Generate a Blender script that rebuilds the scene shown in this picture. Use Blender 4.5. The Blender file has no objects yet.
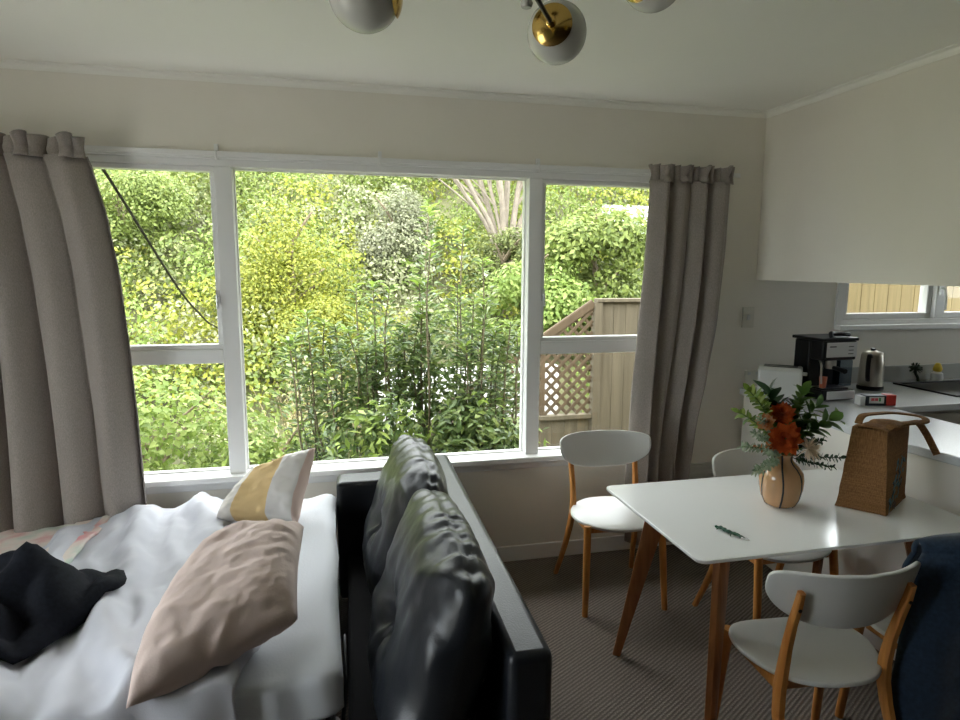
import bpy, bmesh, math, random
import numpy as np
from mathutils import Vector, Matrix, noise

random.seed(7)
RNG = np.random.default_rng(7)
scene = bpy.context.scene
COL = scene.collection
PI = math.pi
D = 3.15          # inner face of the window wall
CAMH = 1.57


# ------------------------------------------------------------------ materials
def newmat(name):
    m = bpy.data.materials.new(name)
    m.use_nodes = True
    nt = m.node_tree
    b = nt.nodes['Principled BSDF']
    return m, nt, b


def lin(r, g, b):
    f = lambda c: ((c / 255 + 0.055) / 1.055) ** 2.4 if c > 10.3 else c / 255 / 12.92
    return (f(r), f(g), f(b), 1.0)


def mat(name, col, rough=0.6, metal=0.0, spec=0.5, var=0.0, vscale=8.0, bump=0.0, bscale=60.0, coat=0.0, sheen=0.0,
        stretch=None):
    m, nt, b = newmat(name)
    b.inputs['Roughness'].default_value = rough
    b.inputs['Metallic'].default_value = metal
    b.inputs['Specular IOR Level'].default_value = spec
    b.inputs['Coat Weight'].default_value = coat
    b.inputs['Sheen Weight'].default_value = sheen
    b.inputs['Base Color'].default_value = col
    tc = nt.nodes.new('ShaderNodeTexCoord')
    src = tc.outputs['Object']
    if stretch:
        mp = nt.nodes.new('ShaderNodeMapping')
        mp.inputs['Scale'].default_value = stretch
        nt.links.new(src, mp.inputs['Vector'])
        src = mp.outputs['Vector']
    if var > 0:
        n = nt.nodes.new('ShaderNodeTexNoise')
        n.inputs['Scale'].default_value = vscale
        n.inputs['Detail'].default_value = 6
        nt.links.new(src, n.inputs['Vector'])
        r = nt.nodes.new('ShaderNodeValToRGB')
        r.color_ramp.elements[0].position = 0.3
        r.color_ramp.elements[1].position = 0.7
        r.color_ramp.elements[0].color = (col[0] * (1 - var), col[1] * (1 - var), col[2] * (1 - var), 1)
        r.color_ramp.elements[1].color = (min(1, col[0] * (1 + var)), min(1, col[1] * (1 + var)), min(1, col[2] * (1 + var)), 1)
        nt.links.new(n.outputs['Fac'], r.inputs['Fac'])
        nt.links.new(r.outputs['Color'], b.inputs['Base Color'])
    if bump > 0:
        n2 = nt.nodes.new('ShaderNodeTexNoise')
        n2.inputs['Scale'].default_value = bscale
        n2.inputs['Detail'].default_value = 4
        nt.links.new(src, n2.inputs['Vector'])
        bp = nt.nodes.new('ShaderNodeBump')
        bp.inputs['Strength'].default_value = bump
        bp.inputs['Distance'].default_value = 0.01
        nt.links.new(n2.outputs['Fac'], bp.inputs['Height'])
        nt.links.new(bp.outputs['Normal'], b.inputs['Normal'])
    return m


def leafmat(name, c1, c2, c3, trans=0.35, rough=0.5, k=0.80):
    """leaf: random tint per leaf between three albedos, some light through"""
    c1, c2, c3 = [tuple(x * k for x in c[:3]) + (1,) for c in (c1, c2, c3)]
    m, nt, b = newmat(name)
    g = nt.nodes.new('ShaderNodeNewGeometry')
    r = nt.nodes.new('ShaderNodeValToRGB')
    r.color_ramp.elements[0].color = c1
    r.color_ramp.elements[1].color = c3
    e = r.color_ramp.elements.new(0.5)
    e.color = c2
    nt.links.new(g.outputs['Random Per Island'], r.inputs['Fac'])
    nt.links.new(r.outputs['Color'], b.inputs['Base Color'])
    b.inputs['Roughness'].default_value = rough
    b.inputs['Specular IOR Level'].default_value = 0.35
    t = nt.nodes.new('ShaderNodeBsdfTranslucent')
    nt.links.new(r.outputs['Color'], t.inputs['Color'])
    mx = nt.nodes.new('ShaderNodeMixShader')
    mx.inputs['Fac'].default_value = trans
    out = nt.nodes['Material Output']
    nt.links.new(b.outputs['BSDF'], mx.inputs[1])
    nt.links.new(t.outputs['BSDF'], mx.inputs[2])
    nt.links.new(mx.outputs['Shader'], out.inputs['Surface'])
    return m


def glassmat(name, refl=0.05, tint=(0.97, 0.985, 0.98, 1)):
    m, nt, b = newmat(name)
    nt.nodes.remove(b)
    tr = nt.nodes.new('ShaderNodeBsdfTransparent')
    tr.inputs['Color'].default_value = tint
    gl = nt.nodes.new('ShaderNodeBsdfGlossy')
    gl.inputs['Roughness'].default_value = 0.02
    fr = nt.nodes.new('ShaderNodeFresnel')
    fr.inputs['IOR'].default_value = 1.4
    mx = nt.nodes.new('ShaderNodeMixShader')
    ge = nt.nodes.new('ShaderNodeNewGeometry')
    sb = nt.nodes.new('ShaderNodeMath')
    sb.operation = 'SUBTRACT'
    sb.inputs[0].default_value = 1.0
    ml = nt.nodes.new('ShaderNodeMath')
    ml.operation = 'MULTIPLY'
    nt.links.new(ge.outputs['Backfacing'], sb.inputs[1])
    nt.links.new(fr.outputs['Fac'], ml.inputs[0])
    nt.links.new(sb.outputs[0], ml.inputs[1])
    nt.links.new(ml.outputs[0], mx.inputs['Fac'])
    nt.links.new(tr.outputs['BSDF'], mx.inputs[1])
    nt.links.new(gl.outputs['BSDF'], mx.inputs[2])
    nt.links.new(mx.outputs['Shader'], nt.nodes['Material Output'].inputs['Surface'])
    return m


def woodmat(name, c1, c2, axis_scale=(30, 30, 2.0), rough=0.45):
    m, nt, b = newmat(name)
    b.inputs['Roughness'].default_value = rough
    tc = nt.nodes.new('ShaderNodeTexCoord')
    mp = nt.nodes.new('ShaderNodeMapping')
    mp.inputs['Scale'].default_value = axis_scale
    n = nt.nodes.new('ShaderNodeTexNoise')
    n.inputs['Scale'].default_value = 1.6
    n.inputs['Detail'].default_value = 7
    n.inputs['Distortion'].default_value = 0.6
    r = nt.nodes.new('ShaderNodeValToRGB')
    r.color_ramp.elements[0].position = 0.3
    r.color_ramp.elements[1].position = 0.72
    r.color_ramp.elements[0].color = c1
    r.color_ramp.elements[1].color = c2
    nt.links.new(tc.outputs['Object'], mp.inputs['Vector'])
    nt.links.new(mp.outputs['Vector'], n.inputs['Vector'])
    nt.links.new(n.outputs['Fac'], r.inputs['Fac'])
    nt.links.new(r.outputs['Color'], b.inputs['Base Color'])
    bp = nt.nodes.new('ShaderNodeBump')
    bp.inputs['Strength'].default_value = 0.12
    bp.inputs['Distance'].default_value = 0.003
    nt.links.new(n.outputs['Fac'], bp.inputs['Height'])
    nt.links.new(bp.outputs['Normal'], b.inputs['Normal'])
    return m


def weavemat(name, c1, c2, scale=900.0, rough=0.9, bump=0.25, fine=True, sheen=0.2, slub=(1, 1, 1)):
    """woven cloth: two crossed thread waves over a mottled base"""
    m, nt, b = newmat(name)
    b.inputs['Roughness'].default_value = rough
    b.inputs['Specular IOR Level'].default_value = 0.2
    b.inputs['Sheen Weight'].default_value = sheen
    tc = nt.nodes.new('ShaderNodeTexCoord')
    mp = nt.nodes.new('ShaderNodeMapping')
    mp.inputs['Scale'].default_value = slub
    nt.links.new(tc.outputs['Object'], mp.inputs['Vector'])
    n = nt.nodes.new('ShaderNodeTexNoise')
    n.inputs['Scale'].default_value = scale / 6
    n.inputs['Detail'].default_value = 5
    nt.links.new(mp.outputs['Vector'], n.inputs['Vector'])
    r = nt.nodes.new('ShaderNodeValToRGB')
    r.color_ramp.elements[0].position = 0.32
    r.color_ramp.elements[1].position = 0.68
    r.color_ramp.elements[0].color = c1
    r.color_ramp.elements[1].color = c2
    nt.links.new(n.outputs['Fac'], r.inputs['Fac'])
    nt.links.new(r.outputs['Color'], b.inputs['Base Color'])
    bp = nt.nodes.new('ShaderNodeBump')
    bp.inputs['Strength'].default_value = bump
    bp.inputs['Distance'].default_value = 0.002
    nt.links.new(n.outputs['Fac'], bp.inputs['Height'])
    nt.links.new(bp.outputs['Normal'], b.inputs['Normal'])
    return m


M = {}
M['wall'] = mat('painted_plaster', (0.80, 0.765, 0.69, 1), 0.75, var=0.03, vscale=1.5, bump=0.05, bscale=180)
M['darkwall'] = mat('dark_bounce_cut', (0.07, 0.05, 0.035, 1), 0.6)  # invented finish for the unseen back wall, dark to cut bounced light
M['ceil'] = mat('ceiling_paint', (0.88, 0.87, 0.81, 1), 0.8, var=0.02, vscale=1.2, bump=0.03, bscale=150)
M['panel'] = mat('panel_paint', (0.74, 0.71, 0.65, 1), 0.4)
M['trim'] = mat('white_gloss_paint', (0.80, 0.80, 0.79, 1), 0.32, bump=0.03, bscale=30, stretch=(1, 1, 0.3))
M['white'] = mat('white_lacquer', (0.62, 0.63, 0.61, 1), 0.28, spec=0.5)
M['chair_white'] = mat('chair_lacquer', (0.66, 0.66, 0.64, 1), 0.33)
M['tabletop'] = mat('tabletop_lacquer', (0.88, 0.89, 0.885, 1), 0.14, spec=0.5, bump=0.01, bscale=20)
M['bench'] = mat('bench_laminate', (0.60, 0.62, 0.63, 1), 0.24, var=0.05, vscale=180)
M['splash'] = mat('splashback_laminate', (0.42, 0.43, 0.40, 1), 0.35)
M['cab'] = mat('cabinet_face', (0.42, 0.39, 0.34, 1), 0.5)
M['glass'] = glassmat('window_glass')
M['leather'] = mat('black_leather', (0.010, 0.012, 0.016, 1), 0.33, spec=0.36, bump=0.10, bscale=220)
M['seatcloth'] = mat('black_seat_cloth', (0.008, 0.008, 0.009, 1), 0.9, spec=0.15)
M['black'] = mat('black_plastic', (0.005, 0.005, 0.006, 1), 0.4, spec=0.3)
M['blackmetal'] = mat('black_metal', (0.02, 0.02, 0.022, 1), 0.35, metal=0.6)
M['steel'] = mat('brushed_steel', (0.45, 0.42, 0.37, 1), 0.3, metal=1.0, bump=0.05, bscale=20, stretch=(1, 1, 25))
M['silver'] = mat('silver_plastic', (0.66, 0.66, 0.66, 1), 0.35, metal=0.5)
M['brass'] = mat('polished_brass', (0.62, 0.42, 0.13, 1), 0.18, metal=1.0)
M['opal'] = mat('opal_globe_glass', (0.62, 0.62, 0.57, 1), 0.22, spec=0.5)
M['chairwood'] = woodmat('honey_beech', lin(168, 104, 46), lin(205, 142, 74))
M['tablewood'] = woodmat('red_brown_oak', lin(136, 84, 46), lin(176, 116, 70))
M['fencewood'] = woodmat('weathered_pine', (0.075, 0.060, 0.036, 1), (0.120, 0.098, 0.062, 1), (9, 9, 0.7), 0.85)
M['fenceyellow'] = woodmat('fresh_pine', (0.110, 0.078, 0.026, 1), (0.165, 0.122, 0.046, 1), (12, 12, 0.8), 0.8)
M['latticewood'] = woodmat('lattice_pine', (0.062, 0.040, 0.020, 1), (0.10, 0.068, 0.036, 1), (9, 9, 3), 0.85)
M['curtain'] = weavemat('grey_linen', lin(139, 131, 125), lin(160, 151, 145), 1900, slub=(1, 1, 0.45))
M['sheet'] = mat('white_cotton', (0.56, 0.57, 0.63, 1), 0.85, bump=0.08, bscale=300, sheen=0.1)
M['sheet2'] = mat('white_cotton_fitted', (0.54, 0.56, 0.60, 1), 0.85, bump=0.1, bscale=140, sheen=0.1)
M['pink'] = mat('pink_cotton', (0.66, 0.53, 0.485, 1), 0.85, var=0.04, vscale=6, bump=0.1, bscale=160, sheen=0.1)
M['navy'] = weavemat('navy_fleece', (0.0035, 0.0045, 0.008, 1), (0.008, 0.010, 0.016, 1), 500, sheen=0.0)
M['denim'] = weavemat('dark_blue_cloth', (0.008, 0.017, 0.034, 1), (0.015, 0.032, 0.060, 1), 500, sheen=0.3)
M['jute'] = None
M['red'] = mat('red_card', (0.55, 0.04, 0.03, 1), 0.5)
M['whitecard'] = mat('white_card', (0.7, 0.7, 0.68, 1), 0.5)
M['darkcard'] = mat('dark_card', (0.02, 0.025, 0.03, 1), 0.4)
M['greenmark'] = mat('green_print', (0.05, 0.25, 0.08, 1), 0.5)
M['pinkmark'] = mat('red_print', (0.55, 0.08, 0.10, 1), 0.5)
M['amber'] = mat('amber_cup', (0.50, 0.14, 0.07, 1), 0.3)
M['tank'] = glassmat('smoked_tank', tint=(0.55, 0.62, 0.70, 1))
M['yellow'] = mat('yellow_plastic', (0.75, 0.55, 0.05, 1), 0.4)
M['dgreen'] = mat('dark_green_plastic', (0.007, 0.065, 0.035, 1), 0.35)
M['fgreen'] = mat('forest_green', (0.02, 0.045, 0.02, 1), 0.6)
M['wire'] = mat('cable_sheath', (0.022, 0.022, 0.012, 1), 0.8, spec=0.15)
M['bark'] = mat('bark', (0.20, 0.155, 0.10, 1), 0.9, var=0.35, vscale=20)
M['oliveb'] = mat('olive_bark', (0.15, 0.125, 0.075, 1), 0.9, var=0.35, vscale=20)
M['palebark'] = mat('pale_bark', (0.20, 0.165, 0.125, 1), 0.85, var=0.2, vscale=10)
M['drytwig'] = mat('dry_twig', (0.36, 0.29, 0.17, 1), 0.9, var=0.25, vscale=14)
M['soil'] = mat('hill_soil', (0.085, 0.085, 0.035, 1), 0.95, var=0.6, vscale=1.3)
M['palewall'] = mat('pale_concrete', (0.75, 0.74, 0.72, 1), 0.8, var=0.1, vscale=3)
M['bounce'] = mat('pale_bounce_surface', (0.62, 0.60, 0.56, 1), 0.8, var=0.08, vscale=2)  # pale so the added outdoor slabs throw skylight up indoors
M['vent'] = mat('vent_plastic', (0.55, 0.54, 0.50, 1), 0.4)
M['switch'] = mat('switch_plastic', (0.70, 0.68, 0.60, 1), 0.35)
M['cream'] = mat('cream_petals', (0.85, 0.72, 0.56, 1), 0.8, var=0.15, vscale=40)
M['stem'] = mat('flower_stem', (0.10, 0.16, 0.05, 1), 0.6)
M['darkstem'] = mat('dark_stem', (0.06, 0.05, 0.03, 1), 0.6)


def jute():
    m, nt, b = newmat('jute_weave')
    b.inputs['Roughness'].default_value = 0.9
    b.inputs['Specular IOR Level'].default_value = 0.15
    tc = nt.nodes.new('ShaderNodeTexCoord')
    cols = []
    for k, sc in enumerate([(1, 1, 420), (420, 420, 1)]):
        mp = nt.nodes.new('ShaderNodeMapping')
        mp.inputs['Scale'].default_value = sc
        n = nt.nodes.new('ShaderNodeTexNoise')
        n.inputs['Scale'].default_value = 1.0
        n.inputs['Detail'].default_value = 2
        nt.links.new(tc.outputs['Object'], mp.inputs['Vector'])
        nt.links.new(mp.outputs['Vector'], n.inputs['Vector'])
        cols.append(n.outputs['Fac'])
    ad = nt.nodes.new('ShaderNodeMath')
    ad.operation = 'MULTIPLY'
    nt.links.new(cols[0], ad.inputs[0])
    nt.links.new(cols[1], ad.inputs[1])
    r = nt.nodes.new('ShaderNodeValToRGB')
    r.color_ramp.elements[0].position = 0.12
    r.color_ramp.elements[1].position = 0.4
    r.color_ramp.elements[0].color = lin(104, 72, 44)
    r.color_ramp.elements[1].color = lin(156, 116, 76)
    nt.links.new(ad.outputs[0], r.inputs['Fac'])
    nt.links.new(r.outputs['Color'], b.inputs['Base Color'])
    bp = nt.nodes.new('ShaderNodeBump')
    bp.inputs['Strength'].default_value = 0.5
    bp.inputs['Distance'].default_value = 0.002
    nt.links.new(ad.outputs[0], bp.inputs['Height'])
    nt.links.new(bp.outputs['Normal'], b.inputs['Normal'])
    return m


M['jute'] = jute()


def carpet():
    m, nt, b = newmat('ribbed_loop_carpet')
    b.inputs['Roughness'].default_value = 0.95
    b.inputs['Specular IOR Level'].default_value = 0.1
    tc = nt.nodes.new('ShaderNodeTexCoord')
    mp = nt.nodes.new('ShaderNodeMapping')
    mp.inputs['Rotation'].default_value = (0, 0, math.radians(CARPET_ROT))
    nt.links.new(tc.outputs['Object'], mp.inputs['Vector'])
    w = nt.nodes.new('ShaderNodeTexWave')
    w.inputs['Scale'].default_value = 21.0
    w.inputs['Distortion'].default_value = 1.2
    w.inputs['Detail'].default_value = 2
    w.inputs['Detail Scale'].default_value = 3
    nt.links.new(mp.outputs['Vector'], w.inputs['Vector'])
    n = nt.nodes.new('ShaderNodeTexNoise')
    n.inputs['Scale'].default_value = 160
    n.inputs['Detail'].default_value = 3
    nt.links.new(tc.outputs['Object'], n.inputs['Vector'])
    mul = nt.nodes.new('ShaderNodeMath')
    mul.operation = 'MULTIPLY'
    nt.links.new(w.outputs['Fac'], mul.inputs[0])
    nt.links.new(n.outputs['Fac'], mul.inputs[1])
    r = nt.nodes.new('ShaderNodeValToRGB')
    r.color_ramp.elements[0].position = 0.05
    r.color_ramp.elements[1].position = 0.6
    r.color_ramp.elements[0].color = (0.105, 0.088, 0.075, 1)
    r.color_ramp.elements[1].color = (0.235, 0.200, 0.172, 1)
    nt.links.new(mul.outputs[0], r.inputs['Fac'])
    nt.links.new(r.outputs['Color'], b.inputs['Base Color'])
    bp = nt.nodes.new('ShaderNodeBump')
    bp.inputs['Strength'].default_value = 0.6
    bp.inputs['Distance'].default_value = 0.006
    nt.links.new(mul.outputs[0], bp.inputs['Height'])
    nt.links.new(bp.outputs['Normal'], b.inputs['Normal'])
    return m


CARPET_ROT = 59
M['carpet'] = carpet()


def floralmat():
    m, nt, b = newmat('floral_print_cotton')
    b.inputs['Roughness'].default_value = 0.9
    tc = nt.nodes.new('ShaderNodeTexCoord')
    v = nt.nodes.new('ShaderNodeTexNoise')
    v.inputs['Scale'].default_value = 7
    v.inputs['Detail'].default_value = 3
    nt.links.new(tc.outputs['Object'], v.inputs['Vector'])
    r = nt.nodes.new('ShaderNodeValToRGB')
    r.color_ramp.interpolation = 'B_SPLINE'
    r.color_ramp.elements[0].position = 0.30
    r.color_ramp.elements[0].color = (0.62, 0.22, 0.24, 1)
    r.color_ramp.elements[1].position = 0.44
    r.color_ramp.elements[1].color = (0.74, 0.60, 0.56, 1)
    e = r.color_ramp.elements.new(0.56)
    e.color = (0.76, 0.70, 0.64, 1)
    e = r.color_ramp.elements.new(0.70)
    e.color = (0.50, 0.60, 0.52, 1)
    nt.links.new(v.outputs['Fac'], r.inputs['Fac'])
    nt.links.new(r.outputs['Color'], b.inputs['Base Color'])
    return m


M['floral'] = floralmat()


# ------------------------------------------------------------------ mesh building
class MB:
    def __init__(self):
        self.v, self.f, self.m = [], [], []

    def add(self, vs, fs, mi=0):
        o = len(self.v)
        self.v += [tuple(p) for p in vs]
        self.f += [tuple(i + o for i in f) for f in fs]
        self.m += [mi] * len(fs)
        return self

    def box(self, a, b, mi=0, mtx=None):
        x0, y0, z0 = a
        x1, y1, z1 = b
        vs = [(x0, y0, z0), (x1, y0, z0), (x1, y1, z0), (x0, y1, z0), (x0, y0, z1), (x1, y0, z1), (x1, y1, z1), (x0, y1, z1)]
        if mtx is not None:
            vs = [tuple(mtx @ Vector(p)) for p in vs]
        return self.add(vs, [(0, 3, 2, 1), (4, 5, 6, 7), (0, 1, 5, 4), (1, 2, 6, 5), (2, 3, 7, 6), (3, 0, 4, 7)], mi)

    def prism(self, poly, z0, z1, mi=0):
        n = len(poly)
        vs = [(p[0], p[1], z0) for p in poly] + [(p[0], p[1], z1) for p in poly]
        fs = [tuple(range(n))[::-1], tuple(range(n, 2 * n))] + [(i, (i + 1) % n, n + (i + 1) % n, n + i) for i in range(n)]
        return self.add(vs, fs, mi)

    def lathe(self, prof, n=32, c=(0, 0, 0), mi=0, mtx=None):
        vs, fs = [], []
        for (r, z) in prof:
            for k in range(n):
                a = 2 * PI * k / n
                p = Vector((c[0] + r * math.cos(a), c[1] + r * math.sin(a), c[2] + z))
                if mtx is not None:
                    p = mtx @ p
                vs.append(tuple(p))
        for i in range(len(prof) - 1):
            for k in range(n):
                k2 = (k + 1) % n
                fs.append((i * n + k, i * n + k2, (i + 1) * n + k2, (i + 1) * n + k))
        if prof[0][0] > 1e-5:
            fs.append(tuple(range(n))[::-1])
        if prof[-1][0] > 1e-5:
            fs.append(tuple(range((len(prof) - 1) * n, len(prof) * n)))
        return self.add(vs, fs, mi)

    def sweep(self, pts, size, n=8, mi=0, square=False, side=None, rnd=0.3):
        """sweep a round (or rounded-rectangle) section along points; size = list of (a, b) half sizes"""
        pts = [Vector(p) for p in pts]
        if not isinstance(size, (list, tuple)) or (len(size) == 2 and not isinstance(size[0], (list, tuple)) and len(pts) != 2):
            size = [size] * len(pts)
        size = [(s, s) if not isinstance(s, (list, tuple)) else s for s in size]
        vs, fs = [], []
        ref = Vector(side) if side else None
        prev = None
        if square:
            sec = []
            for sx, sy in ((1, 1), (-1, 1), (-1, -1), (1, -1)):
                cs = [(1, 1 - rnd), (1 - rnd, 1)] if sx * sy > 0 else [(1 - rnd, 1), (1, 1 - rnd)]
                for cx, cy in cs:
                    sec.append((sx * cx, sy * cy))
            n = len(sec)
        else:
            sec = [(math.cos(2 * PI * k / n), math.sin(2 * PI * k / n)) for k in range(n)]
        for i, p in enumerate(pts):
            t = (pts[min(i + 1, len(pts) - 1)] - pts[max(i - 1, 0)]).normalized()
            if ref is not None:
                u = (ref - t * ref.dot(t)).normalized()
            elif prev is None:
                h = Vector((0, 0, 1)) if abs(t.z) < 0.9 else Vector((1, 0, 0))
                u = (h - t * h.dot(t)).normalized()
            else:
                u = (prev - t * prev.dot(t)).normalized()
            prev = u
            w = t.cross(u)
            for (a, b) in sec:
                vs.append(tuple(p + u * (a * size[i][0]) + w * (b * size[i][1])))
        for i in range(len(pts) - 1):
            for k in range(n):
                k2 = (k + 1) % n
                fs.append((i * n + k, i * n + k2, (i + 1) * n + k2, (i + 1) * n + k))
        fs.append(tuple(range(n))[::-1])
        fs.append(tuple(range((len(pts) - 1) * n, len(pts) * n)))
        return self.add(vs, fs, mi)

    def grid(self, fn, nu, nv, mi=0, closed_u=False):
        vs = [tuple(fn(i / (nu - (0 if closed_u else 1)), j / (nv - 1))) for j in range(nv) for i in range(nu)]
        fs = []
        for j in range(nv - 1):
            for i in range(nu if closed_u else nu - 1):
                i2 = (i + 1) % nu
                fs.append((j * nu + i, j * nu + i2, (j + 1) * nu + i2, (j + 1) * nu + i))
        return self.add(vs, fs, mi)

    def polar(self, fn, nr, nt, mi=0):
        """disc grid: fn(r in 0..1, theta) -> point"""
        vs = [tuple(fn(0, 0))]
        for j in range(1, nr + 1):
            for k in range(nt):
                vs.append(tuple(fn(j / nr, 2 * PI * k / nt)))
        fs = [(0, 1 + k, 1 + (k + 1) % nt) for k in range(nt)]
        for j in range(nr - 1):
            a, b = 1 + j * nt, 1 + (j + 1) * nt
            for k in range(nt):
                k2 = (k + 1) % nt
                fs.append((a + k, b + k, b + k2, a + k2))
        return self.add(vs, fs, mi)


def make(name, mb, mats, parent=None, origin=None, smooth=False, bevel=0.0, solid=0.0, sub=0, sharp=40, seg=2, offs=0.0):
    """link one mesh object; with a parent the coordinates are world unless the parent is a prototype at the origin"""
    off = Vector((0, 0, 0))
    if parent is not None:
        top = parent
        while top.parent is not None:
            top = top.parent
        off = Vector(top.get('_o', (0, 0, 0)))
    elif origin is not None:
        off = Vector(origin)
    me = bpy.data.meshes.new(name)
    me.from_pydata([tuple(Vector(p) - off) for p in mb.v], [], mb.f)
    mats = mats if isinstance(mats, (list, tuple)) else [mats]
    for m in mats:
        me.materials.append(m)
    if len(mats) > 1:
        me.polygons.foreach_set('material_index', mb.m)
    bm = bmesh.new()
    bm.from_mesh(me)
    bmesh.ops.recalc_face_normals(bm, faces=bm.faces)
    if smooth:
        for f in bm.faces:
            f.smooth = True
        th = math.radians(sharp)
        for e in bm.edges:
            if len(e.link_faces) == 2 and e.calc_face_angle(0) > th:
                e.smooth = False
    bm.to_mesh(me)
    bm.free()
    o = bpy.data.objects.new(name, me)
    COL.objects.link(o)
    if parent is not None:
        o.parent = parent
    elif origin is not None:
        o.location = origin
    if solid:
        s = o.modifiers.new('solid', 'SOLIDIFY')
        s.thickness = solid
        s.offset = offs
    if bevel:
        b = o.modifiers.new('bevel', 'BEVEL')
        b.width = bevel
        b.segments = seg
        b.limit_method = 'ANGLE'
        b.angle_limit = math.radians(35)
    if sub:
        s = o.modifiers.new('sub', 'SUBSURF')
        s.levels = sub
        s.render_levels = sub
    return o


def tag(o, label=None, cat=None, group=None, kind=None):
    if label:
        o['label'] = label
    if cat:
        o['category'] = cat
    if group:
        o['group'] = group
    if kind:
        o['kind'] = kind
    return o


def thing(name, label, cat, loc=(0, 0, 0), group=None, kind=None):
    o = bpy.data.objects.new(name, None)
    o.empty_display_size = 0.1
    o.location = loc
    o['_o'] = tuple(loc)
    COL.objects.link(o)
    return tag(o, label, cat, group, kind)


def struct(name, mb, m, **k):
    return tag(make(name, mb, m, **k), kind='structure')


def leaves_mesh(name, cen, nrm, size, mats, mi=None, parent=None, aspect=0.5, fold=0.25, origin=(0, 0, 0), axis=None, curl=0.0):
    """many single leaves in one mesh: each a small folded kite. cen,nrm (N,3), size (N,)"""
    N = len(cen)
    nrm = nrm / (np.linalg.norm(nrm, axis=1, keepdims=True) + 1e-9)
    if axis is None:
        a = RNG.normal(size=(N, 3))
    else:
        a = axis
    a = a - nrm * np.sum(a * nrm, 1, keepdims=True)
    a /= (np.linalg.norm(a, axis=1, keepdims=True) + 1e-9)
    b = np.cross(nrm, a)
    s = size[:, None]
    org = np.array(origin)
    P = np.empty((N, 5, 3))
    P[:, 0] = cen - a * s * 0.5
    P[:, 1] = cen + b * s * aspect * 0.5 + nrm * s * fold * 0.4
    P[:, 2] = cen + a * s * 0.5 - nrm * s * curl
    P[:, 3] = cen - b * s * aspect * 0.5 + nrm * s * fold * 0.4
    V = P[:, :4].reshape(-1, 3) - org
    me = bpy.data.meshes.new(name)
    me.vertices.add(N * 4)
    me.vertices.foreach_set('co', V.astype(np.float32).ravel())
    idx = np.arange(N)[:, None] * 4
    tri = np.concatenate([idx + np.array([0, 2, 1]), idx + np.array([0, 3, 2])], 1).ravel()
    me.loops.add(N * 6)
    me.loops.foreach_set('vertex_index', tri.astype(np.int32))
    me.polygons.add(N * 2)
    me.polygons.foreach_set('loop_start', (np.arange(N * 2) * 3).astype(np.int32))
    me.polygons.foreach_set('loop_total', np.full(N * 2, 3, np.int32))
    for m in (mats if isinstance(mats, (list, tuple)) else [mats]):
        me.materials.append(m)
    if mi is not None:
        me.polygons.foreach_set('material_index', np.repeat(mi, 2).astype(np.int32))
    me.update(calc_edges=True)
    o = bpy.data.objects.new(name, me)
    COL.objects.link(o)
    if parent is not None:
        o.parent = parent
    else:
        o.location = origin
    return o


def fbm(x, y, z, o=3):
    s, a = 0.0, 1.0
    for k in range(o):
        s += a * noise.noise((x, y, z))
        x, y, z, a = x * 2.1, y * 2.1, z * 2.1, a * 0.5
    return s


# ------------------------------------------------------------------ camera
yaw, pitch, roll = math.radians(13.238), math.radians(8.239), math.radians(0.2686)
F = Vector((math.sin(yaw) * math.cos(pitch), math.cos(yaw) * math.cos(pitch), -math.sin(pitch)))
R0 = Vector((math.cos(yaw), -math.sin(yaw), 0))
U0 = R0.cross(F)
R_ = math.cos(roll) * R0 + math.sin(roll) * U0
U_ = -math.sin(roll) * R0 + math.cos(roll) * U0
cam = bpy.data.cameras.new('camera')
cam.sensor_width = 36
cam.lens = 24.0
cam.clip_start = 0.05
cam.clip_end = 300
co = bpy.data.objects.new('camera', cam)
COL.objects.link(co)
mw = Matrix((R_, U_, -F)).transposed().to_4x4()
mw.translation = (0, 0, CAMH)
co.matrix_world = mw
scene.camera = co

# ------------------------------------------------------------------ room shell
XL, XR, YB, CZ = -2.3, 4.9, -2.7, 2.40
WT = 0.14
W1 = (-1.17, 1.77, 0.575, 2.045)       # main window opening x0 x1 z0 z1
W2 = (2.90, 4.40, 1.245, 2.03)       # kitchen window
W3 = (0.5, 1.8, 0.06, 2.1)          # unseen glazing added in the left wall to light the room, y0 y1 z0 z1


def wall_with_holes(mb, x0, x1, z0, z1, ya, yb, holes):
    xs = x0
    for (a, b, c, d) in sorted(holes):
        mb.box((xs, ya, z0), (a, yb, z1))
        mb.box((a, ya, z0), (b, yb, c))
        mb.box((a, ya, d), (b, yb, z1))
        xs = b
    mb.box((xs, ya, z0), (x1, yb, z1))
    return mb


struct('floor', MB().box((XL - .1, YB - .1, -0.12), (XR + .1, D + WT, 0)), M['carpet'])
struct('ceiling', MB().box((XL - .1, YB - .1, CZ), (XR + .1, D + WT, CZ + .12)), M['ceil'])
struct('wall_front', wall_with_holes(MB(), XL - .1, XR + .1, 0, CZ, D, D + WT, [W1, W2]), M['wall'])
struct('wall_back', MB().box((XL - .1, YB - .1, 0), (XR + .1, YB, CZ)), M['darkwall'])
wl = MB().box((XL - .1, YB, 0), (XL, W3[0], CZ))
wl.box((XL - .1, W3[1], 0), (XL, D, CZ))
wl.box((XL - .1, W3[0], 0), (XL, W3[1], W3[2]))
wl.box((XL - .1, W3[0], W3[3]), (XL, W3[1], CZ))
struct('wall_left', wl, M['wall'])
W4 = (1.95, 2.40, 1.15, 2.05)            # unseen window added to brighten the kitchen side, y0 y1 z0 z1
wr = MB().box((XR, YB, 0), (XR + .1, W4[0], CZ))
wr.box((XR, W4[1], 0), (XR + .1, D, CZ))
wr.box((XR, W4[0], 0), (XR + .1, W4[1], W4[2]))
wr.box((XR, W4[0], W4[3]), (XR + .1, W4[1], CZ))
struct('wall_right', wr, M['wall'])
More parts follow.
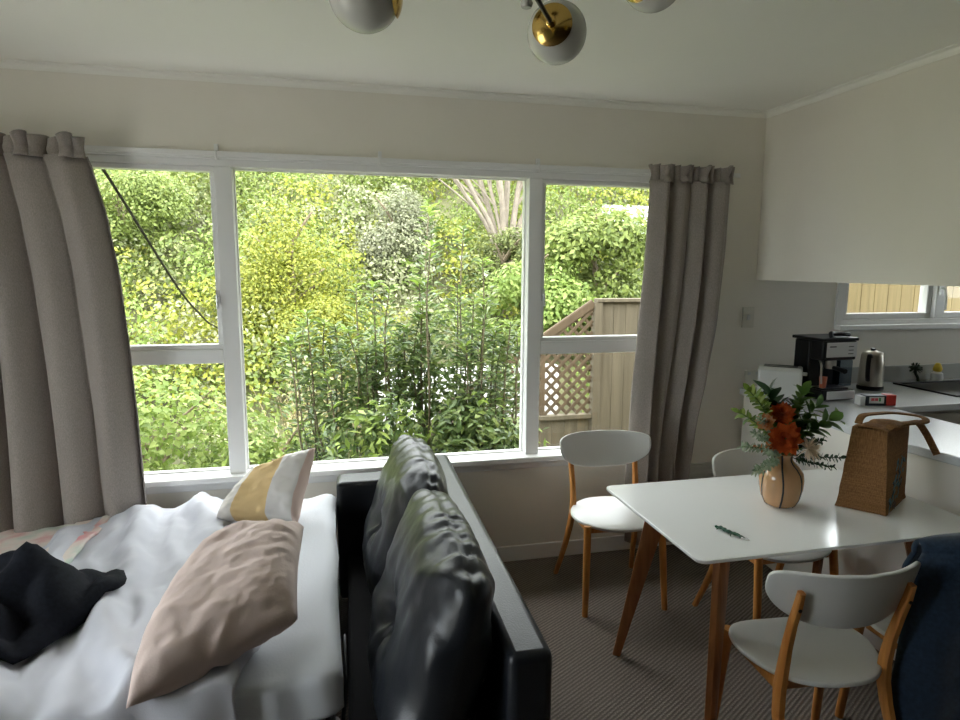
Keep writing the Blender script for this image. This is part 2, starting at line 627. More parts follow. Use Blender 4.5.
# bulkhead over the bench
struct('wall_bulkhead', MB().box((2.32, 0.9, 1.507), (2.66, D, CZ)), M['wall'])


def coving(mb, p0, p1, inward):
    """small concave cornice along p0-p1 under the ceiling"""
    s = 0.03
    d = Vector(inward)
    sec = [(0, -s), (0.004, -s), (0.006, -s * .62), (s * .38, -0.008), (s, -0.004), (s, 0), (0, 0)]
    for a, b in ((p0, p1),):
        vs = [Vector((a[0], a[1], CZ)) + d * u + Vector((0, 0, v)) for u, v in sec] + \
             [Vector((b[0], b[1], CZ)) + d * u + Vector((0, 0, v)) for u, v in sec]
        n = len(sec)
        mb.add(vs, [(i, (i + 1) % n, n + (i + 1) % n, n + i) for i in range(n)] + [tuple(range(n)), tuple(range(n, 2 * n))])
    return mb


struct('trim_1', coving(MB(), (XL, D), (2.32, D), (0, -1, 0)), M['ceil'])
struct('trim_2', coving(MB(), (2.32, D), (2.32, 0.9), (-1, 0, 0)), M['ceil'])
struct('baseboard_front', MB().box((XL, D - .014, 0), (2.13, D, .085)), M['trim'], bevel=.004)
struct('baseboard_left', MB().box((XL, YB, 0), (XL + .014, D - .02, .085)), M['trim'], bevel=.004)


# windows ---------------------------------------------------------------
def bars(mb, rects, y0, y1):
    for (a, b, c, d) in rects:
        mb.box((a, y0, c), (b, y1, d))
    return mb


w1 = thing('window_1', None, None, (0.3, D + .07, 0.60), kind='structure')
x0, x1, z0, z1 = W1
ya, yb = D - .004, D + .115
mL, mR = (-.487, -.412), (.990, 1.062)
fr = MB()
bars(fr, [(x0, x1, z1 - .033, z1), (x0, x1, z0, z0 + .014)], ya, yb)
zb, zt = z0 + .014, z1 - .033
bars(fr, [(x0, x0 + .04, zb, zt), (x1 - .04, x1, zb, zt), (mL[0], mL[1], zb, zt), (mR[0], mR[1], zb, zt)], ya, yb)
bars(fr, [(x0 + .04, mL[0], 1.122, 1.188), (mR[1], x1 - .04, 1.122, 1.188)], ya, yb)
make('window_frame', fr, M['trim'], w1, bevel=.004)
# glazing beads round the fixed panes
bd = MB()
for (a, b, c, d) in [(mL[1], mR[0], zb, zt), (x0 + .04, mL[0], zb, 1.122), (mR[1], x1 - .04, zb, 1.122)]:
    t = .006
    bars(bd, [(a, a + t, c + t, d - t), (b - t, b, c + t, d - t), (a, b, c, c + t), (a, b, d - t, d)], D + .055, D + .075)
make('glazing_bead', bd, M['trim'], w1)
for (a, b) in ((x0 + .04, mL[0]), (mR[1], x1 - .04)):
    s = MB()
    c, d = 1.188, zt
    t = .021
    bars(s, [(a, a + t, c + t, d - t), (b - t, b, c + t, d - t), (a, b, c, c + t), (a, b, d - t, d)], D + .012, D + .07)
    sa = make('sash', s, M['trim'], w1, bevel=.004)
    make('pane', MB().box((a + t, D + .045, c + t), (b - t, D + .049, d - t)), M['glass'], sa)
    la = MB()
    lx = b - t / 2 if a < 0 else a + t / 2
    la.box((lx - .009, D - .002, 1.40), (lx + .009, D + .014, 1.46))
    la.sweep([(lx, D - .004, 1.43), (lx, D - .02, 1.435), (lx, D - .026, 1.375)], .006)
    make('latch', la, M['silver'], sa, smooth=True)
for (a, b, c, d) in [(mL[1], mR[0], zb, zt), (x0 + .04, mL[0], zb, 1.122), (mR[1], x1 - .04, zb, 1.122)]:
    make('pane', MB().box((a + .002, D + .062, c + .002), (b - .002, D + .067, d - .002)), M['glass'], w1)
make('sill', MB().box((x0 - .05, D - .055, z0 - .018), (x1 + .05, D + .06, z0 + .012)), M['trim'], w1, bevel=.006)
ap = MB().box((x0 - .03, D - .014, z0 - .06), (x1 + .03, D, z0 - .018))
make('apron', ap, M['trim'], w1, bevel=.003)
ar = MB()
ar.box((x0 - .06, D - .016, z1 - .002), (x1 + .06, D, z1 + .022))
ar.box((x0 - .055, D - .014, z0), (x0, D, z1))
ar.box((x1, D - .014, z0), (x1 + .055, D, z1))
make('architrave', ar, M['trim'], w1, bevel=.004)

w2 = thing('window_2', None, None, (3.6, D + .07, 1.245), kind='structure')
x0, x1, z0, z1 = W2
fr = MB()
t = .035
bars(fr, [(x0, x1, z1 - t, z1), (x0, x1, z0, z0 + .03), (x0, x0 + t, z0 + .03, z1 - t), (x1 - t, x1, z0 + .03, z1 - t), (3.575, 3.645, z0 + .03, z1 - t)], D + .0, D + .12)
make('window_frame', fr, M['trim'], w2, bevel=.004)
for (a, b) in ((x0 + t, 3.575), (3.645, x1 - t)):
    s = MB()
    c, d = z0 + .03, z1 - t
    u = .035
    bars(s, [(a, a + u, c + u, d - u), (b - u, b, c + u, d - u), (a, b, c, c + u), (a, b, d - u, d)], D + .03, D + .08)
    sa = make('sash', s, M['trim'], w2, bevel=.004)
    make('pane', MB().box((a + u, D + .052, c + u), (b - u, D + .056, d - u)), M['glass'], sa)
la = MB().box((3.585, D - .012, 1.42), (3.607, D + .004, 1.50))
la.sweep([(3.596, D - .012, 1.46), (3.598, D - .032, 1.455), (3.606, D - .036, 1.40), (3.61, D - .034, 1.33)], .007)
make('latch', la, M['silver'], w2, smooth=True)
make('sill', MB().box((x0 - .04, D - .05, z0 - .028), (x1 + .04, D + .03, z0 + .002)), M['trim'], w2, bevel=.005)
ar = MB().box((x0 - .045, D - .014, z0), (x0, D, z1))
ar.box((x0 - .045, D - .014, z1), (x1, D, z1 + .04))
make('architrave', ar, M['trim'], w2, bevel=.003)

w3 = thing('added_window_left', None, None, (XL - .05, 1.15, .06), kind='structure')  # added out of view as a light source from the left
y0, y1, z0, z1 = W3
fr = MB()
for (a, b, c, d) in [(y0, y1, z1 - .05, z1), (y0, y1, z0, z0 + .05), (y0, y0 + .05, z0, z1), (y1 - .05, y1, z0, z1), (1.11, 1.19, z0, z1)]:
    fr.box((XL - .1, a, c), (XL + .004, b, d))
make('window_frame', fr, M['trim'], w3)
for (a, b) in ((y0 + .05, 1.11), (1.19, y1 - .05)):
    make('pane', MB().box((XL - .05, a, z0 + .05), (XL - .046, b, z1 - .05)), M['glass'], w3)

w4 = thing('added_window_right', None, None, (XR + .05, 2.175, 1.15), kind='structure')  # added out of view to let more light into the kitchen
y0, y1, z0, z1 = W4
fr = MB()
for (a, b, c, d) in [(y0, y1, z1 - .05, z1), (y0, y1, z0, z0 + .05), (y0, y0 + .05, z0 + .05, z1 - .05), (y1 - .05, y1, z0 + .05, z1 - .05)]:
    fr.box((XR - .004, a, c), (XR + .1, b, d))
make('window_frame', fr, M['trim'], w4)
make('pane', MB().box((XR + .046, y0 + .05, z0 + .05), (XR + .05, y1 - .05, z1 - .05)), M['glass'], w4)

# curtain track with its brackets
tr = thing('curtain_track', 'slim white curtain track along the top of the wide window', 'curtain rail', (0.3, D - .03, 2.058))
make('rail', MB().box((-1.75, D - .034, 2.052), (2.16, D - .022, 2.074)), M['trim'], tr, bevel=.002)
for bx in (-.47, .25, 1.03):
    m_ = MB().box((bx - .008, D - .022, 2.040), (bx + .008, D, 2.105))
    m_.sweep([(bx, D - .034, 2.075), (bx, D - .04, 2.05), (bx + .004, D - .037, 2.035)], .004)
    make('bracket', m_, M['trim'], tr)


# ------------------------------------------------------------------ curtains
def curtain(name, label, x_of, ztop, zbot, nf, amp, seed, ybase):
    """x_of(u, z) gives x for fold coordinate u in 0..1"""
    cx = x_of(.5, 1.2)
    t = thing(name, label, 'curtain', (cx, ybase, zbot))
    rnd = random.Random(seed)
    ph = [rnd.uniform(0, 6.28) for _ in range(6)]
    wob = [rnd.uniform(.75, 1.25) for _ in range(nf + 2)]

    def pt(u, v):
        z = zbot + (ztop - .075 - zbot) * v
        k = 1 - v
        uu = u + .012 * math.sin(7 * u + ph[0]) + .018 * k * math.sin(9 * u + ph[1])
        a = 2 * PI * nf * uu
        am = amp * (.55 + .55 * k) * (.75 + .35 * math.sin(11 * u + ph[2]))
        q = a + .6 * k * math.sin(3 * u + ph[3])
        y = ybase + am * (1 - 2 * abs(math.sin(q / 2)) ** .75 + .09 * math.sin(2 * q + ph[4]) * (1 - .4 * k))
        y -= .02 * k * math.sin(4 * v + 5 * u)
        x = x_of(u, z) + .35 * am * math.cos(a + ph[5]) * (.3 + .7 * k)
        return (x, y, z)
    make('drape', MB().grid(pt, nf * 26 + 1, 46), M['curtain'], t, smooth=True, sharp=180, solid=.004)

    def hd(u, v):
        z = ztop - .085 + .085 * v
        a = 2 * PI * nf * 3 * u + .8 * math.sin(9 * u + ph[0])
        k = .35 + 1.3 * abs(v - .42)
        y = ybase + (.020 * math.sin(a) + amp * .5 * math.sin(a / 3 + .6)) * k
        x = x_of(u, ztop - .05) + .010 * math.cos(a) * k
        return (x, y - .004, z + .005 * v * math.sin(a + 1) + .004 * v * math.sin(a * .37))
    make('heading_tape', MB().grid(hd, nf * 36 + 1, 9), M['curtain'], t, smooth=True, sharp=180, solid=.006)
    return t


def interp(z, tab):
    tab = sorted(tab)
    if z <= tab[0][0]:
        return tab[0][1]
    for (a, p), (b, q) in zip(tab, tab[1:]):
        if z <= b:
            s = (z - a) / (b - a)
            s = s * s * (3 - 2 * s) * .4 + s * .6
            return p + (q - p) * s
    return tab[-1][1]


CLR = [(.1, -.838), (.40, -.842), (.9, -.842), (1.2, -.848), (1.5, -.862), (1.75, -.890), (1.95, -.930), (2.02, -.952), (2.10, -.960)]
curtain('left_curtain'.replace('left_', 'gathered_'), 'grey linen curtain hanging behind the bed, left of the window', lambda u, z: -1.86 + u * (interp(z, CLR) + 1.86), 2.085, .10, 6, .080, 3, D - .165)
CRL = [(.1, 1.54), (.45, 1.52), (.9, 1.53), (1.2, 1.55), (1.6, 1.575), (1.95, 1.585), (2.1, 1.58)]
CRR = [(.1, 1.88), (.40, 1.885), (.7, 1.915), (1.0, 1.965), (1.3, 2.005), (1.7, 2.030), (2.0, 2.035), (2.1, 2.035)]
curtain('gathered_curtain', 'narrow grey linen curtain beside the dining chairs, right of the window', lambda u, z: interp(z, CRL) + u * (interp(z, CRR) - interp(z, CRL)), 2.082, .10, 4, .056, 11, D - .140)


# ------------------------------------------------------------------ bed
def bedz(x):
    return .540 + .09 * min(0.0, x)


BY0, BY1 = 1.58, 2.96
BXR, BXL = .000, -1.95
bed = thing('bed', 'low pull-out bed with white fitted sheet under the window', 'bed', (-.95, 2.25, 0))


def matt(u, v):
    """closed loop section across y, running along x"""
    x = BXL + (BXR - BXL) * v
    a = 2 * PI * u
    hw, hh = (BY1 - BY0) / 2, .085
    e = .28
    c, s = math.cos(a), math.sin(a)
    py = hw * math.copysign(abs(c) ** e, c)
    pz = hh * math.copysign(abs(s) ** e, s)
    endk = min(1.0, (1 - v) * (BXR - BXL) / .05, v * (BXR - BXL) / .05)
    sh = 1 - .25 * (1 - math.sqrt(max(0, 1 - (1 - endk) ** 2)))
    pz *= sh
    y = (BY0 + BY1) / 2 + py * (1 - .01 * (1 - endk))
    xx = x + .008 * math.sin(y * 9) * v
    z = bedz(x) - hh + pz
    n = .006 * fbm(x * 7, y * 7, z * 14)
    kk = max(0.0, min(1.0, (abs(py) / hw - .88) / .12))
    n += .006 * math.sin(x * 46 + 8 * z) * kk * kk * (3 - 2 * kk)
    return (xx, y + (n if py > 0 else -n), z + n * .6)


mbm = MB().grid(matt, 160, 90, closed_u=True)
mbm.f.append(tuple(range(160)))
mbm.f.append(tuple(range(160 * 89, 160 * 90)))
mbm.m += [0, 0]
make('mattress', mbm, M['sheet2'], bed, smooth=True, sharp=70)
bf = MB()
for y in (BY0 + .03, BY1 - .03):
    bf.sweep([(BXL + .05, y, bedz(BXL) - .195), (-.03, y, bedz(0) - .195)], .016)
bf.sweep([(-.03, BY0 + .03, bedz(0) - .195), (-.03, BY1 - .03, bedz(0) - .195)], .016)
bf.sweep([(BXL + .05, BY0 + .03, bedz(BXL) - .195), (BXL + .05, BY1 - .03, bedz(BXL) - .195)], .016)
for k in range(9):
    x = -.15 - k * .2
    bf.box((x - .03, BY0 + .03, bedz(x) - .185), (x + .03, BY1 - .03, bedz(x) - .173))
make('bed_frame', bf, M['blackmetal'], bed, smooth=True)
rl = MB().sweep([(.004, 1.63, .34), (.016, 1.70, .41), (.016, 1.90, .43), (.004, 1.96, .38)], .006)
rl.sweep([(-.02, 1.76, .34), (.016, 1.76, .415)], .007)
make('guard_rail', rl, M['blackmetal'], bed, smooth=True)
for (x, y) in ((-.02, BY0 + .05), (-.02, BY1 - .05), (BXL + .15, BY0 + .05), (BXL + .15, BY1 - .05)):
    make('leg', MB().sweep([(x, y, 0), (x, y, bedz(x) - .19)], .017), M['silver'], bed, smooth=True)


# white top sheet lying rumpled across the middle
def sheet_z(x, y):
    w = .05 * fbm(x * 2.2, y * 2.2, 3.1)
    d = (x + .22 * (y - 2.2) + w)
    f = .5 + .5 * math.sin(d * 26 + 2.5 * fbm(x * 1.6, y * 1.3, 9))
    g = .5 + .5 * math.sin(d * 47 + 3 * fbm(x * 2.5, y * 1.8, 4))
    return .016 + .062 * f ** 2.6 * (.4 + .6 * max(0, min(1, fbm(x * 3, y * 1.5, 7) + .6))) + .016 * g ** 2 + .010 * fbm(x * 8, y * 8, 1)


def sheet_pt(u, v):
    y = 1.50 + (3.035 - 1.50) * v
    xl = -1.30 + .25 * max(0, (y - 2.25) / .7) + .05 * math.sin(y * 5)
    xr = -.24 - .10 * (y - 1.6) + .022 * math.sin(y * 8) + .02 * math.sin(y * 19)
    x = xl + (xr - xl) * u
    edge = min(1.0, (1 - u) / .05)
    z = bedz(x) + .008 + sheet_z(x, y) * (.25 + .75 * edge)
    if u < .04:
        z += .012
    if y < BY0 + .02:
        k = (BY0 + .02 - y) / (BY0 + .02 - 1.50)
        z -= .13 * k ** 1.5
        y = BY0 - .02 - .012 * k - .012 * math.sin(x * 30) * k
    if y > BY1 - .02:
        z -= .3 * (y - BY1 + .02)
    return (x, y, z)


so = make('top_sheet', MB().grid(sheet_pt, 130, 110), M['sheet'], origin=(-.75, 2.25, .45), smooth=True, sharp=180, solid=.006, offs=1)
tag(so, 'rumpled white top sheet spread across the middle of the bed', 'sheet')


def blank_pt(u, v):
    x = -1.9 + .95 * u
    y = 2.02 + (2.975 - 2.02) * v - .10 * (u - .5) * (1 - v)
    z = bedz(x) + .030 + .018 * abs(fbm(x * 4, y * 4, 2)) + .012 * math.sin(9 * x + 7 * y)
    if u > .85:
        z += .022 * (u - .85) / .15 * (.5 + .5 * math.sin(y * 17)) + .008
    if y > BY1 - .02:
        z -= .25 * (y - BY1 + .02)
    return (x, y, z)


bo = make('floral_blanket', MB().grid(blank_pt, 80, 70), M['floral'], origin=(-1.4, 2.5, .42), smooth=True, sharp=180, solid=.012, offs=1)
tag(bo, 'pale pink floral blanket at the far left end of the bed', 'blanket')


# ------------------------------------------------------------------ pillows
def pillow_mesh(hw, hl, th, seed, corner=.10, n=44, wr=.010):
    """closed cushion, local x width, y length, z thickness"""
    mb = MB()

    def side(sgn):
        def fn(u, v):
            a, b = 2 * u - 1, 2 * v - 1
            pa = a * hw * (1 - corner * (1 - b * b) * abs(a) ** 3 * .5)
            # edges bow in between the corners
            px_ = hw * a * (1 - corner * (1 - b * b) * a * a)
            py_ = hl * b * (1 - corner * .8 * (1 - a * a) * b * b)
            e = max(0, (1 - a ** 4) * (1 - b ** 4))
            t = th * e ** .55
            w = wr * (fbm(px_ * 9 + seed, py_ * 9, sgn * 3) + .8 * math.sin(px_ * 34 + 5 * fbm(px_ * 5, py_ * 5, seed)) * (abs(b) ** 3))
            return (px_, py_, sgn * (t + w * min(1, e * 4)))
        return fn
    mb.grid(side(1), n, n)
    mb.grid(side(-1), n, n)
    return mb


def weld(mb):
    key, new, mp = {}, [], []
    for p in mb.v:
        k = (round(p[0], 5), round(p[1], 5), round(p[2], 5))
        if k not in key:
            key[k] = len(new)
            new.append(p)
        mp.append(key[k])
    mb.f = [tuple(mp[i] for i in f) for f in mb.f]
    ok = [len(set(f)) >= 3 for f in mb.f]
    mb.m = [m for m, o in zip(mb.m, ok) if o]
    mb.f = [tuple(dict.fromkeys(f)) for f, o in zip(mb.f, ok) if o]
    mb.v = new
    return mb


def place(mb, mtx):
    mb.v = [tuple(mtx @ Vector(p)) for p in mb.v]
    return mb


def frame3(c, ex, ey):
    """matrix from centre and two approximate axes"""
    ex = Vector(ex).normalized()
    ey = Vector(ey)
    ey = (ey - ex * ey.dot(ex)).normalized()
    ez = ex.cross(ey)
    m = Matrix((ex, ey, ez)).transposed().to_4x4()
    m.translation = c
    return m




def drape_pillow(mb, hw, hl, c00, c10, c11, c01, bulge_l=0.0, bulge_t=0.0):
    """bend a flat pillow so that its corners lie at the four given points"""
    c00, c10, c11, c01 = [Vector(c) for c in (c00, c10, c11, c01)]
    nrm = ((c10 - c00).cross(c01 - c00) + (c11 - c01).cross(c11 - c10)).normalized()
    ex = ((c10 - c00) + (c11 - c01)).normalized()
    out, us = [], []
    for (x, y, z) in mb.v:
        u, v = (x / hw + 1) / 2, (y / hl + 1) / 2
        p = c00 * ((1 - u) * (1 - v)) + c10 * (u * (1 - v)) + c11 * (u * v) + c01 * ((1 - u) * v)
        p = p - ex * (bulge_l * (1 - u) * 4 * v * (1 - v)) + nrm * (z + bulge_t * 4 * v * (1 - v))
        out.append(tuple(p))
        us.append(u)
    mb.v = out
    return us


pm = weld(pillow_mesh(.225, .43, .090, 2.0, corner=.03, wr=.011, n=64))
drape_pillow(pm, .225, .43, (-.485, 1.50, .555), (-.105, 1.645, .645), (-.098, 2.00, .757), (-.325, 2.03, .757), .055, .02)
pp = make('pillow', pm, M['pink'], origin=(-.285, 1.93, .53), smooth=True, sharp=180)
tag(pp, 'creased pale pink pillow lying along the right side of the bed', 'pillow')


def patchmat():
    m, nt, b = newmat('yellow_block_print')
    b.inputs['Roughness'].default_value = .85
    at = nt.nodes.new('ShaderNodeAttribute')
    at.attribute_name = 'across'
    r = nt.nodes.new('ShaderNodeValToRGB')
    r.color_ramp.interpolation = 'CONSTANT'
    e = r.color_ramp.elements
    e[0].position = 0
    e[0].color = (.74, .70, .66, 1)
    e[1].position = .22
    e[1].color = (.72, .52, .26, 1)
    q = e.new(.64)
    q.color = (.78, .75, .72, 1)
    q = e.new(.93)
    q.color = (.72, .55, .48, 1)
    nt.links.new(at.outputs['Fac'], r.inputs['Fac'])
    nt.links.new(r.outputs['Color'], b.inputs['Base Color'])
    return m


ym = weld(pillow_mesh(.185, .20, .080, 5.0, corner=.03, wr=.014, n=64))
us = drape_pillow(ym, .185, .20, (-.475, 2.66, .550), (-.150, 2.60, .535), (-.075, 2.76, .800), (-.330, 2.84, .690), .02, .0)
yp = make('pillow', ym, patchmat(), origin=(-.26, 2.72, .5), smooth=True, sharp=180)
at_ = yp.data.attributes.new('across', 'FLOAT', 'POINT')
at_.data.foreach_set('value', us)
tag(yp, 'yellow and white colour-block pillow propped up below the window', 'pillow')


# ------------------------------------------------------------------ navy jacket dropped on the bed
def jacket_pt(r, th):
    ox, oy = -1.22, 2.00
    rx, ry = .48, .34
    k = 1 + .10 * math.sin(3 * th + 1) + .05 * math.sin(7 * th)
    c, s = math.cos(th), math.sin(th)
    X = rx * k * math.copysign(abs(c) ** .8, c)
    Y = ry * k * math.copysign(abs(s) ** .85, s)
    x = ox + r * X
    y = oy + r * Y + .10 * (r * X) 
    dome = (max(0, 1 - r ** 3.2)) ** .6
    h = .10 * dome
    h += .060 * dome * math.sin(9 * (x * .6 + y) + 3 * fbm(x * 2.5, y * 2.5, 5)) + .035 * dome * fbm(x * 7, y * 7, 2)
    q = .5 + .5 * math.sin(15 * (y * .8 + x * .9) + 4 * fbm(x * 3, y * 3, 12))
    h += .050 * dome * (q ** 3 - .3)
    h += .03 * dome * math.sin(22 * (y - x * .4) + 2 * fbm(x * 4, y * 4, 8))
    return (x, y, bedz(x) + .022 + max(.030, sheet_z(x, y)) + max(.0, h))


jm = MB().polar(jacket_pt, 40, 90)
jo = make('jacket', jm, M['navy'], origin=(-1.06, 2.10, .45), smooth=True, sharp=180, solid=.02, offs=1)
tag(jo, 'dark navy jacket dropped in a heap on the white sheet', 'jacket')

# ------------------------------------------------------------------ sofa
sofa = thing('sofa', 'black leather two-seat sofa with its back to the dining table', 'sofa', (.27, 2.1, 0))
SY0, SY1 = 1.30, 2.94


def skew(mb):
    mb.v = [(p[0] + .027 * (p[1] - 2.1), p[1], p[2]) for p in mb.v]
    return mb


make('back_panel', skew(MB().prism([(.400, SY0), (.510, SY0), (.510, SY1), (.400, SY1)], .06, .685)), M['leather'], sofa, bevel=.022, seg=3, smooth=True)
make('seat_base', skew(MB().box((.030, SY0 + .004, .06), (.399, SY1 - .154, .29))), M['seatcloth'], sofa, bevel=.02, seg=3)
for (a, b) in ((SY1 - .15, SY1),):
    make('arm', skew(MB().box((-.012, a + .02, .06), (.399, b + .02, .615))), M['leather'], sofa, bevel=.022, seg=3, smooth=True)
for (x, y) in ((.10, SY0 + .08), (.10, SY1 - .08), (.44, SY0 + .08), (.44, SY1 - .08)):
    make('foot', MB().lathe([(.022, 0), (.026, .06)], 14, (x + .027 * (y - 2.1), y, 0)), M['black'], sofa, smooth=True)


def cushion_mesh(L, Hh, T, seed):
    """local: x thickness (front -), y length, z height; centre at origin"""
    mb = MB()
    nu, nv = 110, 110

    def fn(u, v):
        a = 2 * PI * u
        c, s = math.cos(a), math.sin(a)
        yy = (2 * v - 1)
        e = .62
        X = math.copysign(abs(c) ** .75, c)
        Z = math.copysign(abs(s) ** e, s)
        endk = (1 - abs(yy) ** 3.2) ** .5 if abs(yy) < 1 else 0
        x = T * X * (.20 + .80 * endk)
        z = Hh * Z * (.74 + .26 * endk)
        y = L * yy * (1 - .05 * (1 - abs(Z)) * 0)
        # bulge: thicker towards the lower half
        x *= 1 + .18 * (-Z)
        # tuft on the front face
        if X < 0:
            d2 = (y / .16) ** 2 + ((z + .02) / .12) ** 2
            x += .045 * math.exp(-d2 * 3)
            ang = math.atan2(z + .02, y)
            x += .010 * math.exp(-d2 * .9) * math.sin(ang * 7 + seed)
            x += .014 * math.exp(-((z + .02) / .03) ** 2) * (1 - yy * yy)
        # gathers near the ends and along the top
        w = .013 * (abs(yy) ** 2.5) * math.sin(z * 42 + 4 * fbm(y * 3, z * 3, seed))
        w += .005 * fbm(x * 7, y * 6, z * 7 + seed) + .0022 * fbm(x * 17, y * 13, z * 17 + seed)
        if Z > .35:
            w += .006 * math.sin(y * 52 + 3 * fbm(y * 4, x * 9, seed)) * (Z - .35) * (.5 + .5 * math.sin(y * 9 + seed)) * (1 - abs(X)) ** .3
        # centre seam along the top with puckers across it
        if Z > 0:
            w -= .009 * math.exp(-(x / .010) ** 2)
            w += .0055 * math.sin(y * 70 + 9 * fbm(y * 4, 1, seed)) * (.35 + max(0, fbm(y * 6, 3, seed) + .3)) * math.exp(-(x / .055) ** 2) * max(0, Z - .2)
        # creases running down from the seam on the front face
        if X < 0 and Z > -.3:
            w += .004 * math.sin(y * 46 + z * 24 + 4 * fbm(y * 3, z * 2, seed + 3)) * max(0, fbm(y * 5, z * 4, seed + 9) + .35)
        return (x + w * X, y, z + w * Z)
    mb.grid(fn, nu, nv, closed_u=True)
    mb.f.append(tuple(range(nu)))
    mb.f.append(tuple(range(nu * (nv - 1), nu * nv)))
    mb.m += [0, 0]
    return mb


for (cy, Lh, sd, dz) in ((1.71, .375, 1.0, 0.0), (2.425, .345, 6.0, .0)):
    cm = cushion_mesh(Lh, .29, .125, sd)
    mt = Matrix.Translation((.262 + .027 * (cy - 2.1), cy, .585 + dz)) @ Matrix.Rotation(math.radians(14), 4, 'Y')
    make('back_cushion', place(cm, mt), M['leather'], sofa, smooth=True, sharp=180)

# ------------------------------------------------------------------ dining table
TZ = .72
TX0, TX1, TY0, TY1 = 1.034, 2.118, 1.574, 2.248
table = thing('dining_table', 'white rectangular dining table on splayed wooden legs', 'table', (1.58, 1.91, 0))


def rrect(x0, x1, y0, y1, r, n=7):
    pts = []
    for (cx, cy, a0) in ((x1 - r, y1 - r, 0), (x0 + r, y1 - r, 90), (x0 + r, y0 + r, 180), (x1 - r, y0 + r, 270)):
        for k in range(n + 1):
            a = math.radians(a0 + 90 * k / n)
            pts.append((cx + r * math.cos(a), cy + r * math.sin(a)))
    return pts


make('tabletop', MB().prism(rrect(TX0, TX1, TY0, TY1, .030), TZ - .011, TZ), M['tabletop'], table, bevel=.002, smooth=True, seg=2)
for (sx, sy) in ((-1, -1), (-1, 1), (1, -1), (1, 1)):
    cx, cy = 1.578, 1.911
    topx, topy = cx + sx * .375, cy + sy * .20
    fx, fy = cx + sx * (.470 if sx < 0 else .455), cy + sy * .325
    lg = MB()
    top, ft = Vector((topx, topy, TZ - .03)), Vector((fx, fy, 0))
    n = 7
    lg.sweep([top.lerp(ft, k / n) for k in range(n + 1)], [(.016 - .003 * k / n, .040 - .025 * (k / n) ** .9) for k in range(n + 1)], square=True, side=(sy * .5, -sx * .85, 0))
    make('leg', lg, M['tablewood'], table, smooth=True)
ap = MB()
for sx in (-1, 1):
    ap.box((1.578 + sx * .375 - .02, 1.911 - .17, TZ - .075), (1.578 + sx * .375 + .02, 1.911 + .17, TZ - .0115))
ap.box((1.578 - .35, 1.911 - .02, TZ - .070), (1.578 + .35, 1.911 + .02, TZ - .0115))
make('underframe', ap, M['tablewood'], table, bevel=.004)


# ------------------------------------------------------------------ chairs (front is local -y)
def make_chair(label):
    t = thing('dining_chair', label, 'chair', (0, 0, 0), 'white dining chairs round the table')
    SZ = .425

    def seat(r, th):
        c, s = math.cos(th), math.sin(th)
        X = .212 * math.copysign(abs(c) ** .78, c)
        Y = .188 * math.copysign(abs(s) ** .80, s)
        X *= 1 - .16 * max(0, Y / .188) - .04 * (Y / .188)    # narrower to the back
        x, y = r * X, r * Y - .036
        z = SZ - .012 * (1 - (x / .22) ** 2) + .010 * max(0, -(y + .16)) * -4 * 0
        z -= .9 * max(0, -(y + .165)) ** 2 * 3
        z += .35 * max(0, y - .04) ** 2 * 3
        return (x, y, z)
    make('seat', MB().polar(seat, 12, 80), M['chair_white'], t, smooth=True, sharp=60, solid=.014, offs=-1, bevel=.004)

    BK = lambda x, z: .172 - 1.60 * x * x + .28 * (z - .70)

    def back(r, th):
        # half-moon: flat on top, round below
        c, s = math.cos(th), math.sin(th)
        u = .233 * math.copysign(abs(c) ** (.32 if s > 0 else .80), c)
        w = .052 * math.copysign(abs(s) ** .40, s) if s > 0 else .122 * math.copysign(abs(s) ** .90, s)
        u *= 1.0 if s > 0 else 1 - .05 * abs(s)
        x, w = r * u, r * w
        z = .708 + w
        return (x, BK(x, z), z)
    make('backrest', MB().polar(back, 14, 128), M['chair_white'], t, smooth=True, sharp=60, solid=.013, bevel=.004)
    for sx in (-1, 1):
        lg = MB()
        P = [(.178, -.172, .412), (.183, -.188, .28), (.193, -.214, 0)]
        lg.sweep([(sx * a, b, c) for a, b, c in P], [.0175, .0165, .0135], n=14)
        make('front_leg', lg, M['chairwood'], t, smooth=True)
        lg = MB()
        P = [(.207, .211, .0), (.193, .172, .10), (.182, .133, .20), (.172, .098, .31), (.165, .086, .38), (.162, .090, .44), (.163, .102, .52), (.166, .122, .60), (.167, .140, .66), (.167, .150, .705)]
        S = [(.010, .011), (.0105, .012), (.0115, .0145), (.0125, .018), (.0128, .020), (.0125, .018), (.0115, .015), (.011, .0125), (.0105, .0115), (.009, .010)]
        # follow the back surface from behind
        Q = []
        for a, b, c in P:
            if c > .6:
                b = max(b, BK(a, c) + .018)
            Q.append((sx * a, b, c))
        lg.sweep(Q, S, square=True, side=(1, 0, 0), rnd=.35)
        rl = make('rear_leg', lg, M['chairwood'], t, smooth=True)
        for zz in (.652, .686):
            yy = max(BK(.167, zz) + .017, .138) + .0120
            mt = Matrix.Translation((sx * .167, yy, zz)) @ Matrix.Rotation(-PI / 2, 4, 'X')
            make('bolt', MB().lathe([(.0055, -.002), (.0055, .002), (.0005, .0028)], 10, mtx=mt), M['black'], rl, smooth=True)
    sr = MB()
    for sx in (-1, 1):
        sr.sweep([(sx * .166, -.155, .388), (sx * .163, .075, .386)], [(.020, .010)] * 2, square=True, side=(0, 0, 1))
    sr.sweep([(-.165, -.150, .388), (.165, -.150, .388)], [(.018, .010)] * 2, square=True, side=(0, 0, 1))
    sr.sweep([(-.165, .070, .385), (.165, .070, .385)], [(.018, .010)] * 2, square=True, side=(0, 0, 1))
    make('seat_frame', sr, M['chairwood'], t, smooth=True)
    return t


